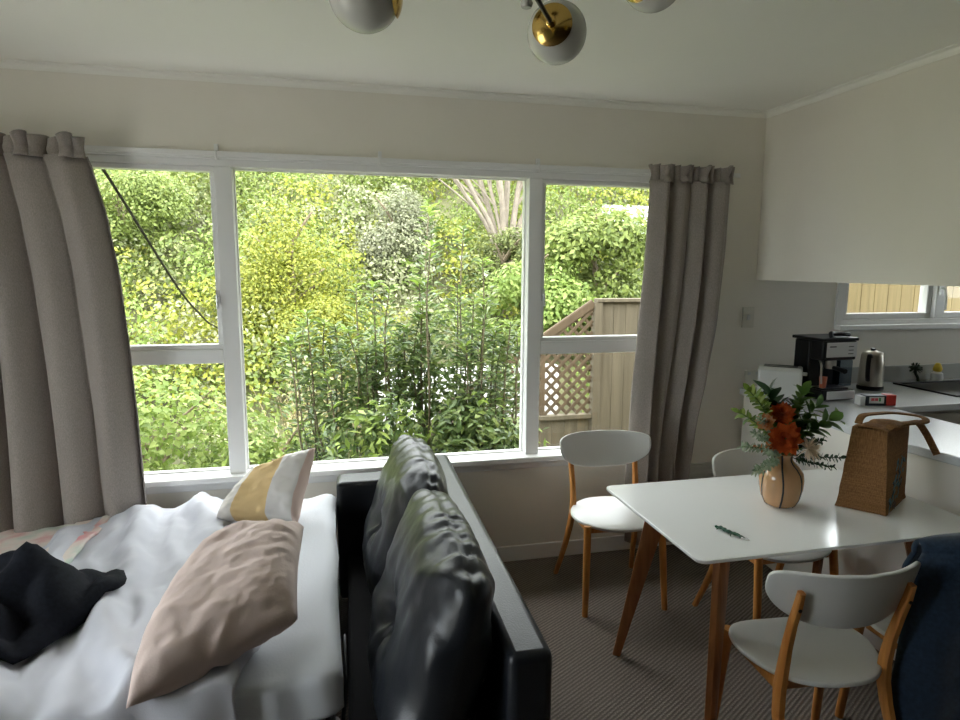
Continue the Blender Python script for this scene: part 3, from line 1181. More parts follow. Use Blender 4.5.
def copy_tree(o, parent=None):
    c = o.copy()
    COL.objects.link(c)
    if parent is not None:
        c.parent = parent
    for ch in list(o.children):
        copy_tree(ch, c)
    return c


ch1 = make_chair('white chair with wooden legs at the table corner below the window')
spots = [((1.298, 2.735, 0), -3.5, None),
         ((1.842, 2.300, 0), 0.0, 'white chair with wooden legs tucked under the far side of the table'),
         ((1.398, 1.512, 0), 180 - 5.0, 'white chair seen from behind at the near side of the table'),
         ((1.905, 1.50, 0), 180 - 2.0, 'white chair with a dark blue coat over its backrest')]
for i, (loc, rz, lb) in enumerate(spots):
    c = ch1 if i == 0 else copy_tree(ch1)
    c.location = loc
    c.rotation_euler = (0, 0, math.radians(rz))
    if lb:
        c['label'] = lb

# coat over the back of the chair at the right edge
coat_c = Vector((1.905, 1.31, 0))


def coat_pt(u, v):
    """u across the shoulders, v from front hem over the top to the back hem"""
    a = 2 * u - 1
    prof = .012 * math.sin(a * 13) + .016 * math.sin(a * 5 + 1)
    yb = 1.335 + 1.6 * (a * .245) ** 2     # follows the curved chair back
    top = .806 - .034 * abs(a) ** 5 + .010 * math.cos(a * 4)
    if v < .36:                            # inside face (towards the table)
        k = (.36 - v) / .36
        x = 1.905 + a * (.232 + .03 * min(1, k * 4))
        g = 1 - .75 * a ** 6
        return (x, yb + .005 + .050 * g + .012 * k + prof * k * .6 * g, top - .02 - .20 * k)
    x = 1.905 + a * .240
    g = 1 - .75 * a ** 6
    if v < .48:
        k = (v - .36) / .12
        ang = PI * k
        return (x, yb + .005 + .050 * g * math.cos(ang), top - .02 + .028 * math.sin(ang))
    k = (v - .48) / .52
    return (x + a * .085 * k ** .42, yb - .045 * g - .04 * k ** .7 * (1 - abs(a) ** 3) - prof * (.3 + k) * (1 - a * a * .8) - .02 * fbm(x * 6, k * 4, 2) * (1 - a * a), top - .02 - .64 * k)


cm = make('coat', MB().grid(coat_pt, 60, 70), M['denim'], origin=(1.905, 1.31, .15), smooth=True, sharp=180, solid=.014, offs=1)
tag(cm, 'dark blue coat draped over a chair back at the right edge', 'coat')

# ------------------------------------------------------------------ vase and bouquet
VX, VY = 1.577, 1.925


def vasemat():
    m, nt, b = newmat('tan_glazed_vase')
    b.inputs['Roughness'].default_value = .16
    b.inputs['Coat Weight'].default_value = .4
    tc = nt.nodes.new('ShaderNodeTexCoord')
    n = nt.nodes.new('ShaderNodeTexNoise')
    n.inputs['Scale'].default_value = 5
    nt.links.new(tc.outputs['Object'], n.inputs['Vector'])
    r = nt.nodes.new('ShaderNodeValToRGB')
    r.color_ramp.elements[0].color = lin(176, 132, 92)
    r.color_ramp.elements[1].color = lin(205, 164, 122)
    nt.links.new(n.outputs['Fac'], r.inputs['Fac'])
    nt.links.new(r.outputs['Color'], b.inputs['Base Color'])
    return m


vase = thing('vase', 'squat tan glazed vase with dark vertical stripes on the table', 'vase', (VX, VY, TZ))
vprof = [(.001, .002), (.046, .002), (.055, .010), (.067, .035), (.074, .070), (.0755, .100), (.071, .126), (.057, .146), (.040, .160), (.033, .172), (.032, .184), (.036, .192)]
inner = [(r - .004, z) for r, z in vprof[::-1] if z > .012] + [(.001, .010)]
make('vase_body', MB().lathe(vprof + [(.034, .194)] + inner, 48, (VX, VY, TZ)), vasemat(), vase, smooth=True, sharp=60)
for k in range(6):
    a = math.radians(-128 + 60 * k)
    P = []
    for (r, z) in vprof[1:]:
        aa = a + .10 * math.sin(z * 22 + k)
        P.append((VX + (r - .0004) * math.cos(aa), VY + (r - .0004) * math.sin(aa), TZ + z))
    make('dark_stripe', MB().sweep(P, [(.0022, .0035)] * len(P), n=6), M['darkcard'], vase, smooth=True)


def leaf_shape(mb, base, direction, up, L, W, bend=.2, mi=0, nseg=5):
    """one real leaf: curved blade with a midrib fold"""
    d = Vector(direction).normalized()
    upv = Vector(up)
    upv = (upv - d * upv.dot(d)).normalized()
    s = d.cross(upv)
    vs, fs = [], []
    for i in range(nseg + 1):
        k = i / nseg
        w = W * math.sin(PI * min(1, (k * .93 + .05))) ** .8 * (1 if i < nseg else .05)
        p = Vector(base) + d * (L * k) - upv * (bend * L * k * k)
        vs += [p - s * w + upv * w * .25, p, p + s * w + upv * w * .25]
    for i in range(nseg):
        o = i * 3
        fs += [(o, o + 1, o + 4, o + 3), (o + 1, o + 2, o + 5, o + 4)]
    mb.add(vs, fs, mi)


LM = {
    'lime': leafmat('lime_leaf', (.10, .17, .03, 1), (.20, .28, .05, 1), (.32, .38, .10, 1), trans=.25, k=1),
    'mid': leafmat('mid_leaf', (.05, .11, .025, 1), (.10, .19, .04, 1), (.16, .25, .06, 1), trans=.2, k=1),
    'dark': leafmat('dark_leaf', (.012, .035, .014, 1), (.022, .055, .02, 1), (.035, .075, .03, 1), trans=.15, k=1),
    'sage': leafmat('sage_leaf', (.20, .27, .17, 1), (.28, .35, .24, 1), (.38, .42, .30, 1), trans=.2, k=1),
    'orange': leafmat('orange_petal', (.36, .055, .012, 1), (.46, .085, .018, 1), (.56, .13, .03, 1), trans=.15, k=1),
    'rust': leafmat('rust_petal', (.50, .17, .06, 1), (.58, .25, .10, 1), (.55, .30, .18, 1), trans=.2, k=1),
}
MOUTH = Vector((VX, VY, TZ + .185))


def stem_path(tip, n=7, lean=.35):
    tip = Vector(tip)
    d = tip - MOUTH
    hor = Vector((d.x, d.y, 0))
    m = Vector((VX, VY, TZ + .10)) - hor.normalized() * .015
    base = Vector((VX, VY, TZ + .02)) - hor.normalized() * .03
    mouth = MOUTH + hor.normalized() * min(.020, hor.length * .2)
    c = mouth + Vector((0, 0, d.z * .6)) + hor * .15
    out = [base, m]
    for k in range(n):
        t = k / (n - 1)
        out.append(mouth * (1 - t) ** 2 + c * 2 * t * (1 - t) + tip * t * t)
    return out


def sprig(name, label, cat, tip, leafm, L, W, count, stemm='stem', spread=.9, rnd=1, whorl=False, start=.25, grp='sprigs in the vase'):
    rr = random.Random(rnd)
    P = stem_path(tip)
    t = thing(name, label, cat, P[0], grp)
    make('stem', MB().sweep(P, [.0018] * len(P), n=6), M[stemm], t, smooth=True)
    lm = MB()
    up_pts = P[2:]
    for k in range(count):
        f = start + (1 - start) * (k + .5) / count
        q = f * (len(up_pts) - 1)
        i = min(int(q), len(up_pts) - 2)
        p = up_pts[i].lerp(up_pts[i + 1], q - i)
        ax = (up_pts[i + 1] - up_pts[i]).normalized()
        a = k * 2.4 + rr.uniform(-.4, .4)
        e1 = ax.orthogonal().normalized()
        e2 = ax.cross(e1)
        side = e1 * math.cos(a) + e2 * math.sin(a)
        d = side * spread + ax * (.7 if k < count - 2 else 1.6)
        leaf_shape(lm, p, d, ax + Vector((0, 0, .4)), L * rr.uniform(.75, 1.15), W * rr.uniform(.8, 1.1), bend=rr.uniform(.0, .35))
    make('leaves', lm, LM[leafm], t, smooth=True, sharp=180)
    return t


def bloom(name, label, tip, face, R, layers, matn, rnd, grp=None):
    rr = random.Random(rnd)
    P = stem_path(tip)
    t = thing(name, label, 'flower', P[0], grp)
    make('stem', MB().sweep(P, [.0025] * len(P), n=6), M['stem'], t, smooth=True)
    f = Vector(face).normalized()
    e1 = f.orthogonal().normalized()
    e2 = f.cross(e1)
    pm_ = MB()
    c = Vector(tip)
    for l in range(layers):
        k = l / max(1, layers - 1)
        n = int(14 - 6 * k)
        for j in range(n):
            a = 2 * PI * j / n + l * .37 + rr.uniform(-.1, .1)
            side = e1 * math.cos(a) + e2 * math.sin(a)
            tilt = .10 + 1.1 * k
            d = side * math.cos(tilt) + f * math.sin(tilt)
            leaf_shape(pm_, c + f * (.004 * l) + side * R * .06, d, f * 1.0 + side * -.2, R * (1 - .35 * k) * rr.uniform(.85, 1.1), R * .24, bend=-.25 + .25 * k, nseg=4)
    make('petals', pm_, LM[matn], t, smooth=True, sharp=180)
    return t


camdir = Vector((-.55, -.70, .25))
bloom('orange_flower', 'large burnt orange bloom low at the front of the bouquet', (1.530, 1.862, .985), camdir, .060, 7, 'orange', 1)
bloom('orange_flower', 'burnt orange bloom behind and above the large front one', (1.548, 1.91, 1.055), camdir + Vector((.1, 0, .5)), .046, 6, 'orange', 2)
bloom('orange_flower', 'small pale orange bloom at the left of the bouquet', (1.480, 1.905, 1.035), camdir + Vector((-.3, 0, .3)), .034, 4, 'rust', 3)
# feathery cream head
P = stem_path((1.640, 1.875, .945))
cf = thing('cream_flower', 'feathery cream seed head at the right of the orange blooms', 'flower', P[0])
make('stem', MB().sweep(P, [.002] * len(P), n=6), M['stem'], cf, smooth=True)
fm = MB()
rr = random.Random(4)
c0 = Vector((1.632, 1.870, .940))
for k in range(90):
    d = Vector((rr.gauss(.25, .5), rr.gauss(-.25, .5), rr.gauss(.1, .5))).normalized()
    leaf_shape(fm, c0 - d * .004, d, (0, 0, 1), rr.uniform(.034, .060), .004, bend=.25, nseg=3)
make('plume', fm, M['cream'], cf, smooth=True)
SP = [
    ('lime_sprig', 'lime green leafy sprig at the upper left of the bouquet', (1.415, 1.92, 1.150), 'lime', .036, .012, 34, 1),
    ('lime_sprig', 'bright green leafy sprig just right of the top left one', (1.470, 1.97, 1.125), 'lime', .040, .013, 30, 2),
    ('broadleaf_sprig', 'dark broad leaves standing up in the middle of the bouquet', (1.560, 2.00, 1.125), 'dark', .075, .022, 16, 3),
    ('broadleaf_sprig', 'mid green leaf sprig standing tallest right of the blooms', (1.665, 1.95, 1.135), 'mid', .050, .014, 40, 4),
    ('broadleaf_sprig', 'green round-leaved sprig reaching right above the bag side', (1.765, 1.90, 1.040), 'mid', .060, .024, 22, 5),
    ('broadleaf_sprig', 'mid green leafy sprig between the tallest and the round-leaved one', (1.710, 1.93, 1.080), 'mid', .048, .014, 30, 11),
    ('sage_sprig', 'pale sage sprig drooping low at the left of the vase', (1.410, 1.85, .880), 'sage', .024, .0045, 80, 6),
    ('sage_sprig', 'pale sage and rust sprig at the left edge of the bouquet', (1.418, 1.88, 1.005), 'sage', .022, .0045, 80, 7),
    ('sage_sprig', 'pale sage sprig between the drooping one and the large bloom', (1.455, 1.86, .945), 'sage', .022, .0045, 70, 12),
    ('sage_sprig', 'pale sage sprig reaching out furthest left of the vase', (1.385, 1.90, .955), 'sage', .022, .0045, 80, 14),
    ('sage_sprig', 'pale sage sprig at the left just under the pale orange bloom', (1.440, 1.89, 1.055), 'sage', .022, .0045, 70, 15),
    ('lime_sprig', 'lime green sprig low at the left behind the sage sprigs', (1.405, 1.95, 1.065), 'lime', .034, .011, 34, 16),
    ('lime_sprig', 'yellow-green leafy sprig behind the upper orange bloom', (1.520, 1.99, 1.105), 'lime', .036, .012, 34, 17),
    ('broadleaf_sprig', 'mid green leafy sprig at the top right of the upper orange bloom', (1.620, 1.93, 1.100), 'mid', .046, .013, 34, 18),
    ('dark_sprig', 'dark small-leaved sprig lowest of those trailing right', (1.735, 1.86, .870), 'dark', .020, .0065, 44, 19),
    ('dark_sprig', 'dark small-leaved sprig trailing right towards the bag', (1.785, 1.88, .895), 'dark', .020, .0065, 46, 8),
    ('dark_sprig', 'dark small-leaved sprig arching above the trailing one', (1.745, 1.93, .950), 'dark', .022, .0075, 44, 9),
    ('broadleaf_sprig', 'dark leafy sprig filling the back of the bouquet', (1.60, 1.99, 1.07), 'dark', .055, .018, 30, 10),
    ('broadleaf_sprig', 'dark leafy sprig low behind the cream seed head', (1.66, 1.95, 1.00), 'dark', .050, .015, 34, 13),
]
for (nm, lb, tip, lm_, L, W, n, sd) in SP:
    sprig(nm, lb, 'foliage', tip, lm_, L, W, n, rnd=sd, stemm='darkstem' if lm_ == 'dark' else 'stem')
for i, (tip, rs) in enumerate([((1.455, 1.86, .965), 21), ((1.435, 1.90, .95), 22)]):
    sprig('rust_sprig', ['salmon pink fine sprig beside the large orange bloom', 'salmon pink fine sprig at the far left, above the drooping sage one'][i], 'foliage', tip, 'rust', .020, .004, 20, rnd=rs)

# ------------------------------------------------------------------ jute bag
bag = thing('jute_bag', 'brown jute shopping bag with blue leaf print on the table', 'bag', (1.93, 1.87, TZ))
# base corners (near-left, near-right, far-right, far-left) and top rim corners
B0 = [Vector((1.767, 1.868, TZ + .002)), Vector((1.861, 1.745, TZ + .002)), Vector((2.085, 1.880, TZ + .002)), Vector((1.990, 2.005, TZ + .002))]
T0 = [Vector((1.835, 1.895, TZ + .285)), Vector((1.893, 1.800, TZ + .285)), Vector((2.098, 1.905, TZ + .275)), Vector((2.045, 2.005, TZ + .275))]


def bag_pt(u, v):
    q = u * 4
    i = int(q) % 4
    k = q - int(q)
    b = B0[i].lerp(B0[(i + 1) % 4], k)
    t = T0[i].lerp(T0[(i + 1) % 4], k)
    p = b.lerp(t, v)
    cen = (B0[0] + B0[2]) * .5
    bow = math.sin(PI * k) * math.sin(PI * v)
    outw = Vector((p.x - cen.x, p.y - cen.y, 0)).normalized()
    amt = -.010 if i in (0, 2) else .012
    p = p + outw * (amt * bow) + outw * .003 * fbm(p.x * 14, p.y * 14, p.z * 14)
    if v < .05:
        p = p + outw * .006 * (1 - v / .05) * (1 if abs(k - .5) > .4 else .3)
    return p


bb = MB().grid(bag_pt, 96, 36, closed_u=True)
bb.f.append(tuple(range(96))[::-1])
bb.m.append(0)
make('bag_body', bb, M['jute'], bag, smooth=True, sharp=50, solid=.004, offs=-1)
# folded-in top gusset
tp = MB()
mid0 = (T0[0] + T0[1]) * .5
mid1 = (T0[2] + T0[3]) * .5
def flap(u, v):
    a = T0[1].lerp(T0[2], u)
    b = T0[0].lerp(T0[3], u)
    p = a.lerp(b, v)
    return p + Vector((0, 0, .008 * math.sin(PI * v) - .002 + .004 * math.sin(u * 9)))
tp.grid(flap, 16, 12)
make('top_flap', tp, M['jute'], bag, smooth=True, solid=.004)
# handles: one lying over the rim, the other hanging down over the far side
h1 = [T0[0].lerp(T0[1], .55) + Vector((-.012, .0, -.02)), T0[0] + Vector((.005, -.02, .018)), T0[0] + Vector((.05, .01, .035)), (T0[0] + T0[3]) * .5 + Vector((.02, -.02, .038)), T0[3] + Vector((.03, -.05, .035)), T0[2] + Vector((.045, .0, .030)), T0[2] + Vector((.02, -.045, .022)), (T0[1] + T0[2]) * .5 + Vector((0, -.012, .020)), T0[1] + Vector((.02, -.004, .024)), T0[1] + Vector((-.004, -.004, .012))]


def smoothpts(P, n=5):
    P = [Vector(p) for p in P]
    out = []
    for i in range(len(P) - 1):
        p0, p1, p2, p3 = P[max(i - 1, 0)], P[i], P[i + 1], P[min(i + 2, len(P) - 1)]
        for k in range(n):
            t = k / n
            out.append(.5 * ((2 * p1) + (p2 - p0) * t + (2 * p0 - 5 * p1 + 4 * p2 - p3) * t * t + (3 * p1 - p0 - 3 * p2 + p3) * t ** 3))
    out.append(P[-1])
    return out


hp = smoothpts(h1[1:])
make('handle', MB().sweep(hp, [(.0035, .012)] * len(hp), square=True), M['jute'], bag, smooth=True)
h2 = smoothpts([T0[2].lerp(T0[1], .25) + Vector((0, 0, .012)), T0[2] + Vector((.020, -.012, .012)), T0[2] + Vector((.052, -.022, -.025)), T0[2] + Vector((.075, -.045, -.085)), T0[2] + Vector((.080, -.055, -.105))])
make('handle', MB().sweep(h2, [(.0035, .012)] * len(h2), square=True, side=(.3, .6, .7)), M['jute'], bag, smooth=True)
# blue leaf print along the right panel (B0[1]-B0[2])
pr = MB()
rr = random.Random(9)


def panel(k, v, off=.007):
    b = B0[1].lerp(B0[2], k)
    t = T0[1].lerp(T0[2], k)
    p = b.lerp(t, v)
    nrm = Vector((.6, -.8, .05)).normalized()
    bow = math.sin(PI * k) * math.sin(PI * v)
    return p + nrm * (.012 * bow + off)


for k in range(64):
    v = rr.uniform(.06, .66)
    kk = .12 + .5 * v + rr.uniform(-.16, .16)
    if kk > .9:
        continue
    a = rr.uniform(.3, 2.6)
    L, W = rr.uniform(.012, .03), rr.uniform(.004, .008)
    n = 8
    ring = []
    for j in range(n):
        t = 2 * PI * j / n
        du, dv = L * .5 * math.cos(t), W * .5 * math.sin(t)
        ring.append(panel(kk + (du * math.cos(a) - dv * math.sin(a)) / .26, v + (du * math.sin(a) + dv * math.cos(a)) / .28))
    pr.add(ring, [tuple(range(n))], 0 if rr.random() < .6 else 1)
make('leaf_print', pr, [mat('teal_print', (.10, .19, .21, 1), .8), mat('navy_print', (.015, .03, .045, 1), .8)], bag, solid=.001)

# ------------------------------------------------------------------ green trinket
tz = TZ
tk = thing('plastic_lizard'.replace('plastic_lizard', 'trinket'), 'small dark green twisted trinket lying on the white tabletop', 'trinket', (1.235, 1.735, tz))
A, B = Vector((1.222, 1.785, tz + .006)), Vector((1.252, 1.690, tz + .005))
body = [A, A.lerp(B, .2) + Vector((.004, 0, .003)), A.lerp(B, .45) + Vector((-.002, 0, .002)), A.lerp(B, .7) + Vector((.003, 0, .002)), B]
bp_ = smoothpts(body)
make('body', MB().sweep(bp_, [.003 + .0025 * math.sin(PI * k / (len(bp_) - 1)) + .0015 * math.sin(k * 1.7) for k in range(len(bp_))], n=10), M['dgreen'], tk, smooth=True)
for (f, dx, dy) in ((.25, -.016, .004), (.28, .016, .002), (.70, -.016, -.010), (.72, .017, -.012), (.9, .012, -.018)):
    q = A.lerp(B, f)
    lp = MB().sweep(smoothpts([q, q + Vector((dx * .6, dy * .3, .003)), q + Vector((dx, dy, -.001))]), .0019, n=8)
    make('limb', lp, M['dgreen'], tk, smooth=True)
hl = smoothpts([B, B + Vector((.008, -.012, -.001)), B + Vector((.016, -.020, -.002)), B + Vector((.018, -.010, -.002)), B + Vector((.008, -.002, -.001))])
make('loop', MB().sweep(hl, .0012, n=8), M['silver'], tk, smooth=True)

# ------------------------------------------------------------------ kitchen bench
BZ = .90


def xl(y):
    return interp(y, [(.9, 2.25), (1.75, 2.198), (1.96, 2.168), (2.15, 2.15), (2.5, 2.19), (3.2, 2.255)])


poly = [(xl(y), y) for y in (D - .012, 2.8, 2.5, 2.3, 2.15, 1.96, 1.75, 1.4, 1.0)] + [ (2.68, 1.0), (2.665, 2.535), (4.85, 2.535), (4.85, D - .012)]
bt = thing('benchtop', 'pale grey kitchen benchtop running along the wall and out as a peninsula', 'benchtop', (2.9, 2.6, BZ - .035))
make('worktop', MB().prism(poly[::-1], BZ - .035, BZ), M['bench'], bt, bevel=.005, seg=3)
make('splashback', MB().box((2.42, D - .011, BZ + .0005), (4.85, D - .001, BZ + .095)), M['splash'], bt, bevel=.003)
pc = thing('peninsula_cabinet', 'pale panelled peninsula cabinet at the right end of the dining table', 'cabinet', (2.4, 2.0, 0))
ins = .018
make('cabinet_panel', MB().prism(([(xl(y) + ins, y) for y in (D - .03, 2.8, 2.5, 2.3, 2.15, 1.96, 1.75, 1.4, 1.03)] + [(2.64, 1.03), (2.64, D - .03)])[::-1], .0, BZ - .036), M['panel'], pc, bevel=.003)
wc = thing('base_cabinet', 'beige base cabinet under the bench below the kitchen window', 'cabinet', (3.7, 2.85, 0))
make('carcass', MB().box((2.66, 2.585, .09), (4.85, D - .03, BZ - .036)), M['cab'], wc)
make('plinth', MB().box((2.66, 2.63, 0), (4.85, D - .05, .089)), M['black'], wc)
for k in range(4):
    a = 2.70 + k * .535
    d = make('drawer', MB().box((a, 2.566, .70), (a + .52, 2.584, .845)), M['cab'], wc, bevel=.003)
    make('handle', MB().sweep([(a + .18, 2.566, .80), (a + .18, 2.545, .80), (a + .34, 2.545, .80), (a + .34, 2.566, .80)], .005), M['silver'], d, smooth=True)
    make('door', MB().box((a, 2.566, .10), (a + .52, 2.584, .69)), M['cab'], wc, bevel=.003)

# coffee machine
cm_ = thing('coffee_machine', 'black and silver espresso machine between toaster and kettle', 'coffee machine', (2.56, 2.90, BZ))
A = math.radians(2)
CM = Matrix.Translation((2.515, 2.820, BZ)) @ Matrix.Rotation(A, 4, 'Z') @ Matrix.Diagonal((.80, .74, 1.02, 1))


def bx(a, b):
    return MB().box(a, b, mtx=CM)


# local: x -.13..+.13, front y=-.14
make('drip_base', bx((-.125, -.150, .006), (.125, .13, .058)), M['black'], cm_, bevel=.006)
make('base_front', bx((-.090, -.156, .010), (.125, -.150, .052)), M['silver'], cm_, bevel=.003)
make('drip_tray', bx((-.115, -.140, .0585), (.085, -.02, .066)), M['blackmetal'], cm_, bevel=.002)
make('rear_housing', bx((-.130, -.015, .0585), (.130, .135, .302)), M['black'], cm_, bevel=.01)
make('head', bx((-.130, -.135, .205), (.130, -.0155, .302)), M['black'], cm_, bevel=.008)
make('control_panel', bx((-.105, -.1405, .222), (.128, -.1355, .296)), M['silver'], cm_, bevel=.002)
for (p, q) in [((-.085, -.1415, .272), (-.035, -.1407, .278))] + [((.06, -.1415, .236 + k * .018), (.10, -.1407, .240 + k * .018)) for k in range(3)]:
    make('panel_marking', bx(p, q), M['darkcard'], cm_)
lid = bx((-.150, -.145, .3025), (.135, .14, .318))
make('top_plate', lid, M['black'], cm_, bevel=.004)
tr_ = MB()
hp = smoothpts([CM @ Vector(p) for p in ((-.06, -.12, .319), (-.06, -.11, .340), (-.02, -.10, .336), (.05, -.10, .334), (.10, -.09, .330))])
tr_.sweep(hp, [.011] * len(hp), n=10)
make('tamper', tr_, M['black'], cm_, smooth=True)
gh = MB().lathe([(.030, 0), (.034, .006), (.034, .040), (.028, .045)], 24, mtx=CM @ Matrix.Translation((-.02, -.085, .160)))
make('group_head', gh, M['steel'], cm_, smooth=True)
ph = MB().sweep([CM @ Vector(p) for p in ((-.02, -.10, .168), (-.03, -.17, .166), (-.04, -.235, .162))], [.010, .012, .013], n=10)
make('portafilter', ph, M['black'], cm_, smooth=True)
make('water_tank', bx((.062, -.118, .070), (.128, -.0165, .203)), M['tank'], cm_, bevel=.006)
make('steam_wand', MB().sweep(smoothpts([CM @ Vector(p) for p in ((-.112, -.09, .206), (-.118, -.115, .18), (-.118, -.12, .13), (-.122, -.13, .09))]), .005, n=8), M['steel'], cm_, smooth=True)
cup = thing('orange_cup', 'small orange cup on the drip tray of the espresso machine', 'cup', CM @ Vector((-.086, -.105, .0665)))
make('cup_body', MB().lathe([(.001, 0), (.019, 0), (.024, .055), (.0225, .055), (.018, .004), (.001, .004)], 24, mtx=CM @ Matrix.Translation((-.086, -.105, .0665))), M['amber'], cup, smooth=True)

# toaster
TM = Matrix.Translation((2.290, 2.862, BZ)) @ Matrix.Rotation(math.radians(-40), 4, 'Z')
to = thing('toaster', 'white toaster beside the espresso machine', 'toaster', (2.31, 2.935, BZ))
prof = [(-.075, .012), (.075, .012), (.078, .06), (.070, .148), (.055, .166), (-.055, .166), (-.070, .148), (-.078, .06)]
tv = MB()
L = .104
n = len(prof)
tv.add([TM @ Vector((-L, p, z)) for p, z in prof] + [TM @ Vector((L, p, z)) for p, z in prof],
       [(i, (i + 1) % n, n + (i + 1) % n, n + i) for i in range(n)] + [tuple(range(n)), tuple(range(n, 2 * n))])
make('housing', tv, M['white'], to, bevel=.01, seg=3)
sl = MB()
for s in (-.026, .026):
    sl.box((-.080, s - .014, .1645), (.080, s + .014, .1675), mtx=TM)
make('slot', sl, M['black'], to)
make('lever_track', MB().box((L, -.006, .06), (L + .002, .006, .15), mtx=TM), M['darkcard'], to)
make('lever', MB().box((L + .001, -.018, .125), (L + .022, .018, .14), mtx=TM), M['white'], to, bevel=.003)
for sx in (-1, 1):
    for sy in (-1, 1):
        make('foot', MB().lathe([(.010, 0), (.012, .013)], 12, mtx=TM @ Matrix.Translation((sx * .09, sy * .055, 0))), M['black'], to)

# kettle
kx, ky = 2.960, 2.960
ke = thing('kettle', 'brushed steel electric kettle behind the espresso machine', 'kettle', (kx, ky, BZ))
make('base', MB().lathe([(.066, 0), (.068, .018), (.060, .022)], 32, (kx, ky, BZ)), M['black'], ke, smooth=True)
make('kettle_body', MB().lathe([(.063, .0225), (.065, .03), (.062, .12), (.057, .190), (.050, .210), (.020, .219), (.001, .220)], 36, (kx, ky, BZ)), M['steel'], ke, smooth=True, sharp=60)
hh = smoothpts([(kx - .045, ky - .035, BZ + .19), (kx - .080, ky - .06, BZ + .20), (kx - .092, ky - .068, BZ + .15), (kx - .088, ky - .066, BZ + .09), (kx - .064, ky - .045, BZ + .06)])
make('handle', MB().sweep(hh, [(.009, .012)] * len(hh), n=10), M['black'], ke, smooth=True)
make('spout', MB().sweep([(kx + .045, ky + .03, BZ + .16), (kx + .075, ky + .05, BZ + .195)], [.018, .008], n=10), M['steel'], ke, smooth=True)
make('lid_knob', MB().lathe([(.012, .2202), (.014, .231), (.001, .235)], 16, (kx, ky, BZ)), M['black'], ke, smooth=True)

# small carton on the bench
KM = Matrix.Translation((2.640, 2.600, BZ)) @ Matrix.Rotation(math.radians(-14), 4, 'Z')
kb = thing('carton', 'small dark carton with a red end in front of the coffee machine', 'box', (2.64, 2.6, BZ))
make('sleeve', MB().box((-.062, -.025, .0), (.040, .025, .050), mtx=KM), M['darkcard'], kb, bevel=.002)
make('red_end', MB().box((.0405, -.026, .0), (.088, .026, .054), mtx=KM), M['red'], kb, bevel=.003)
make('pale_end', MB().box((-.088, -.025, .0), (-.0625, .025, .046), mtx=KM), M['whitecard'], kb, bevel=.002)
lb = MB().box((-.045, -.0262, .012), (.028, -.0253, .044), mtx=KM)
make('label_panel', lb, M['whitecard'], kb)
mk = MB()
for k, (a, b, c, d) in enumerate(((-.036, -.020, .024, .038), (-.018, -.002, .024, .038), (.002, .012, .022, .040))):
    mk.box((a, -.0268, c), (b, -.0263, d), 0 if k < 2 else 1, mtx=KM)
make('printed_mark', mk, [M['pinkmark'], M['greenmark']], kb)

# black sink with items at the right edge
sk = thing('sink', 'black inset sink at the right end of the window bench', 'sink', (3.75, 2.84, BZ))
sm = MB()
sm.box((3.22, 2.66, BZ + .0005), (4.3, 2.685, BZ + .010))
sm.box((3.22, 3.035, BZ + .0005), (4.3, 3.06, BZ + .010))
sm.box((3.22, 2.685, BZ + .0005), (3.245, 3.035, BZ + .010))
sm.box((4.275, 2.685, BZ + .0005), (4.3, 3.035, BZ + .010))
make('rim', sm, M['black'], sk, bevel=.002)
make('bowl', MB().box((3.245, 2.685, BZ + .0005), (4.275, 3.035, BZ + .004)), M['black'], sk)
br = thing('dish_brush', 'dark dish brush standing upright at the back of the sink', 'brush', (3.40, 3.075, BZ))
bp2 = smoothpts([(3.425, 3.080, BZ + .001), (3.418, 3.080, BZ + .03), (3.400, 3.080, BZ + .055), (3.398, 3.080, BZ + .075)])
make('handle', MB().sweep(bp2, .008, n=10), M['fgreen'], br, smooth=True)
bh = MB()
for k in range(60):
    d = Vector((random.gauss(0, 1), random.gauss(0, .6), random.gauss(.2, .7))).normalized()
    bh.sweep([Vector((3.396, 3.080, BZ + .085)), Vector((3.396, 3.080, BZ + .085)) + d * .036], .0022, n=5)
bh.lathe([(.001, .072), (.022, .076), (.028, .086), (.022, .1), (.001, .104)], 20, (3.396, 3.080, BZ))
make('brush_head', bh, M['fgreen'], br, smooth=True)
yb = thing('soap_dispenser', 'small yellow and white bottle at the back of the sink', 'bottle', (3.565, 3.085, BZ))
make('bottle_body', MB().lathe([(.001, .001), (.030, .001), (.034, .02), (.030, .05), (.018, .06)], 24, (3.565, 3.085, BZ)), M['whitecard'], yb, smooth=True)
make('cap', MB().lathe([(.020, .0605), (.026, .075), (.020, .095), (.012, .11), (.001, .114)], 24, (3.565, 3.085, BZ)), M['yellow'], yb, smooth=True)


# wall plates -----------------------------------------------------------
def plate(name, label, cat, x0, x1, z0, z1, rockers):
    t = thing(name, label, cat, ((x0 + x1) / 2, D, z0))
    make('plate', MB().box((x0, D - .009, z0), (x1, D - .0005, z1)), M['switch'], t, bevel=.003)
    for (a, b, c, d) in rockers:
        make('rocker', MB().box((a, D - .013, c), (b, D - .0092, d)), M['white'], t, bevel=.001)
    return t


plate('light_switch', 'cream light switch on the wall right of the narrow curtain', 'switch', 2.243, 2.318, 1.243, 1.358, [(2.27, 2.291, 1.285, 1.315)])
plate('wall_socket', 'cream wall socket behind the white toaster', 'socket', 2.282, 2.392, .905, 1.000, [(2.30, 2.318, .972, .99), (2.35, 2.368, .972, .99)])
vt = thing('wall_vent', 'pale slatted wall vent low beside the narrow curtain', 'vent', (2.06, D, .36))
make('vent_frame', MB().box((1.955, D - .02, .345), (2.13, D - .0005, .475)), M['vent'], vt, bevel=.004)
sv = MB()
for k in range(6):
    sv.box((1.965, D - .026, .358 + k * .019), (2.12, D - .0205, .367 + k * .019))
make('slats', sv, M['vent'], vt)

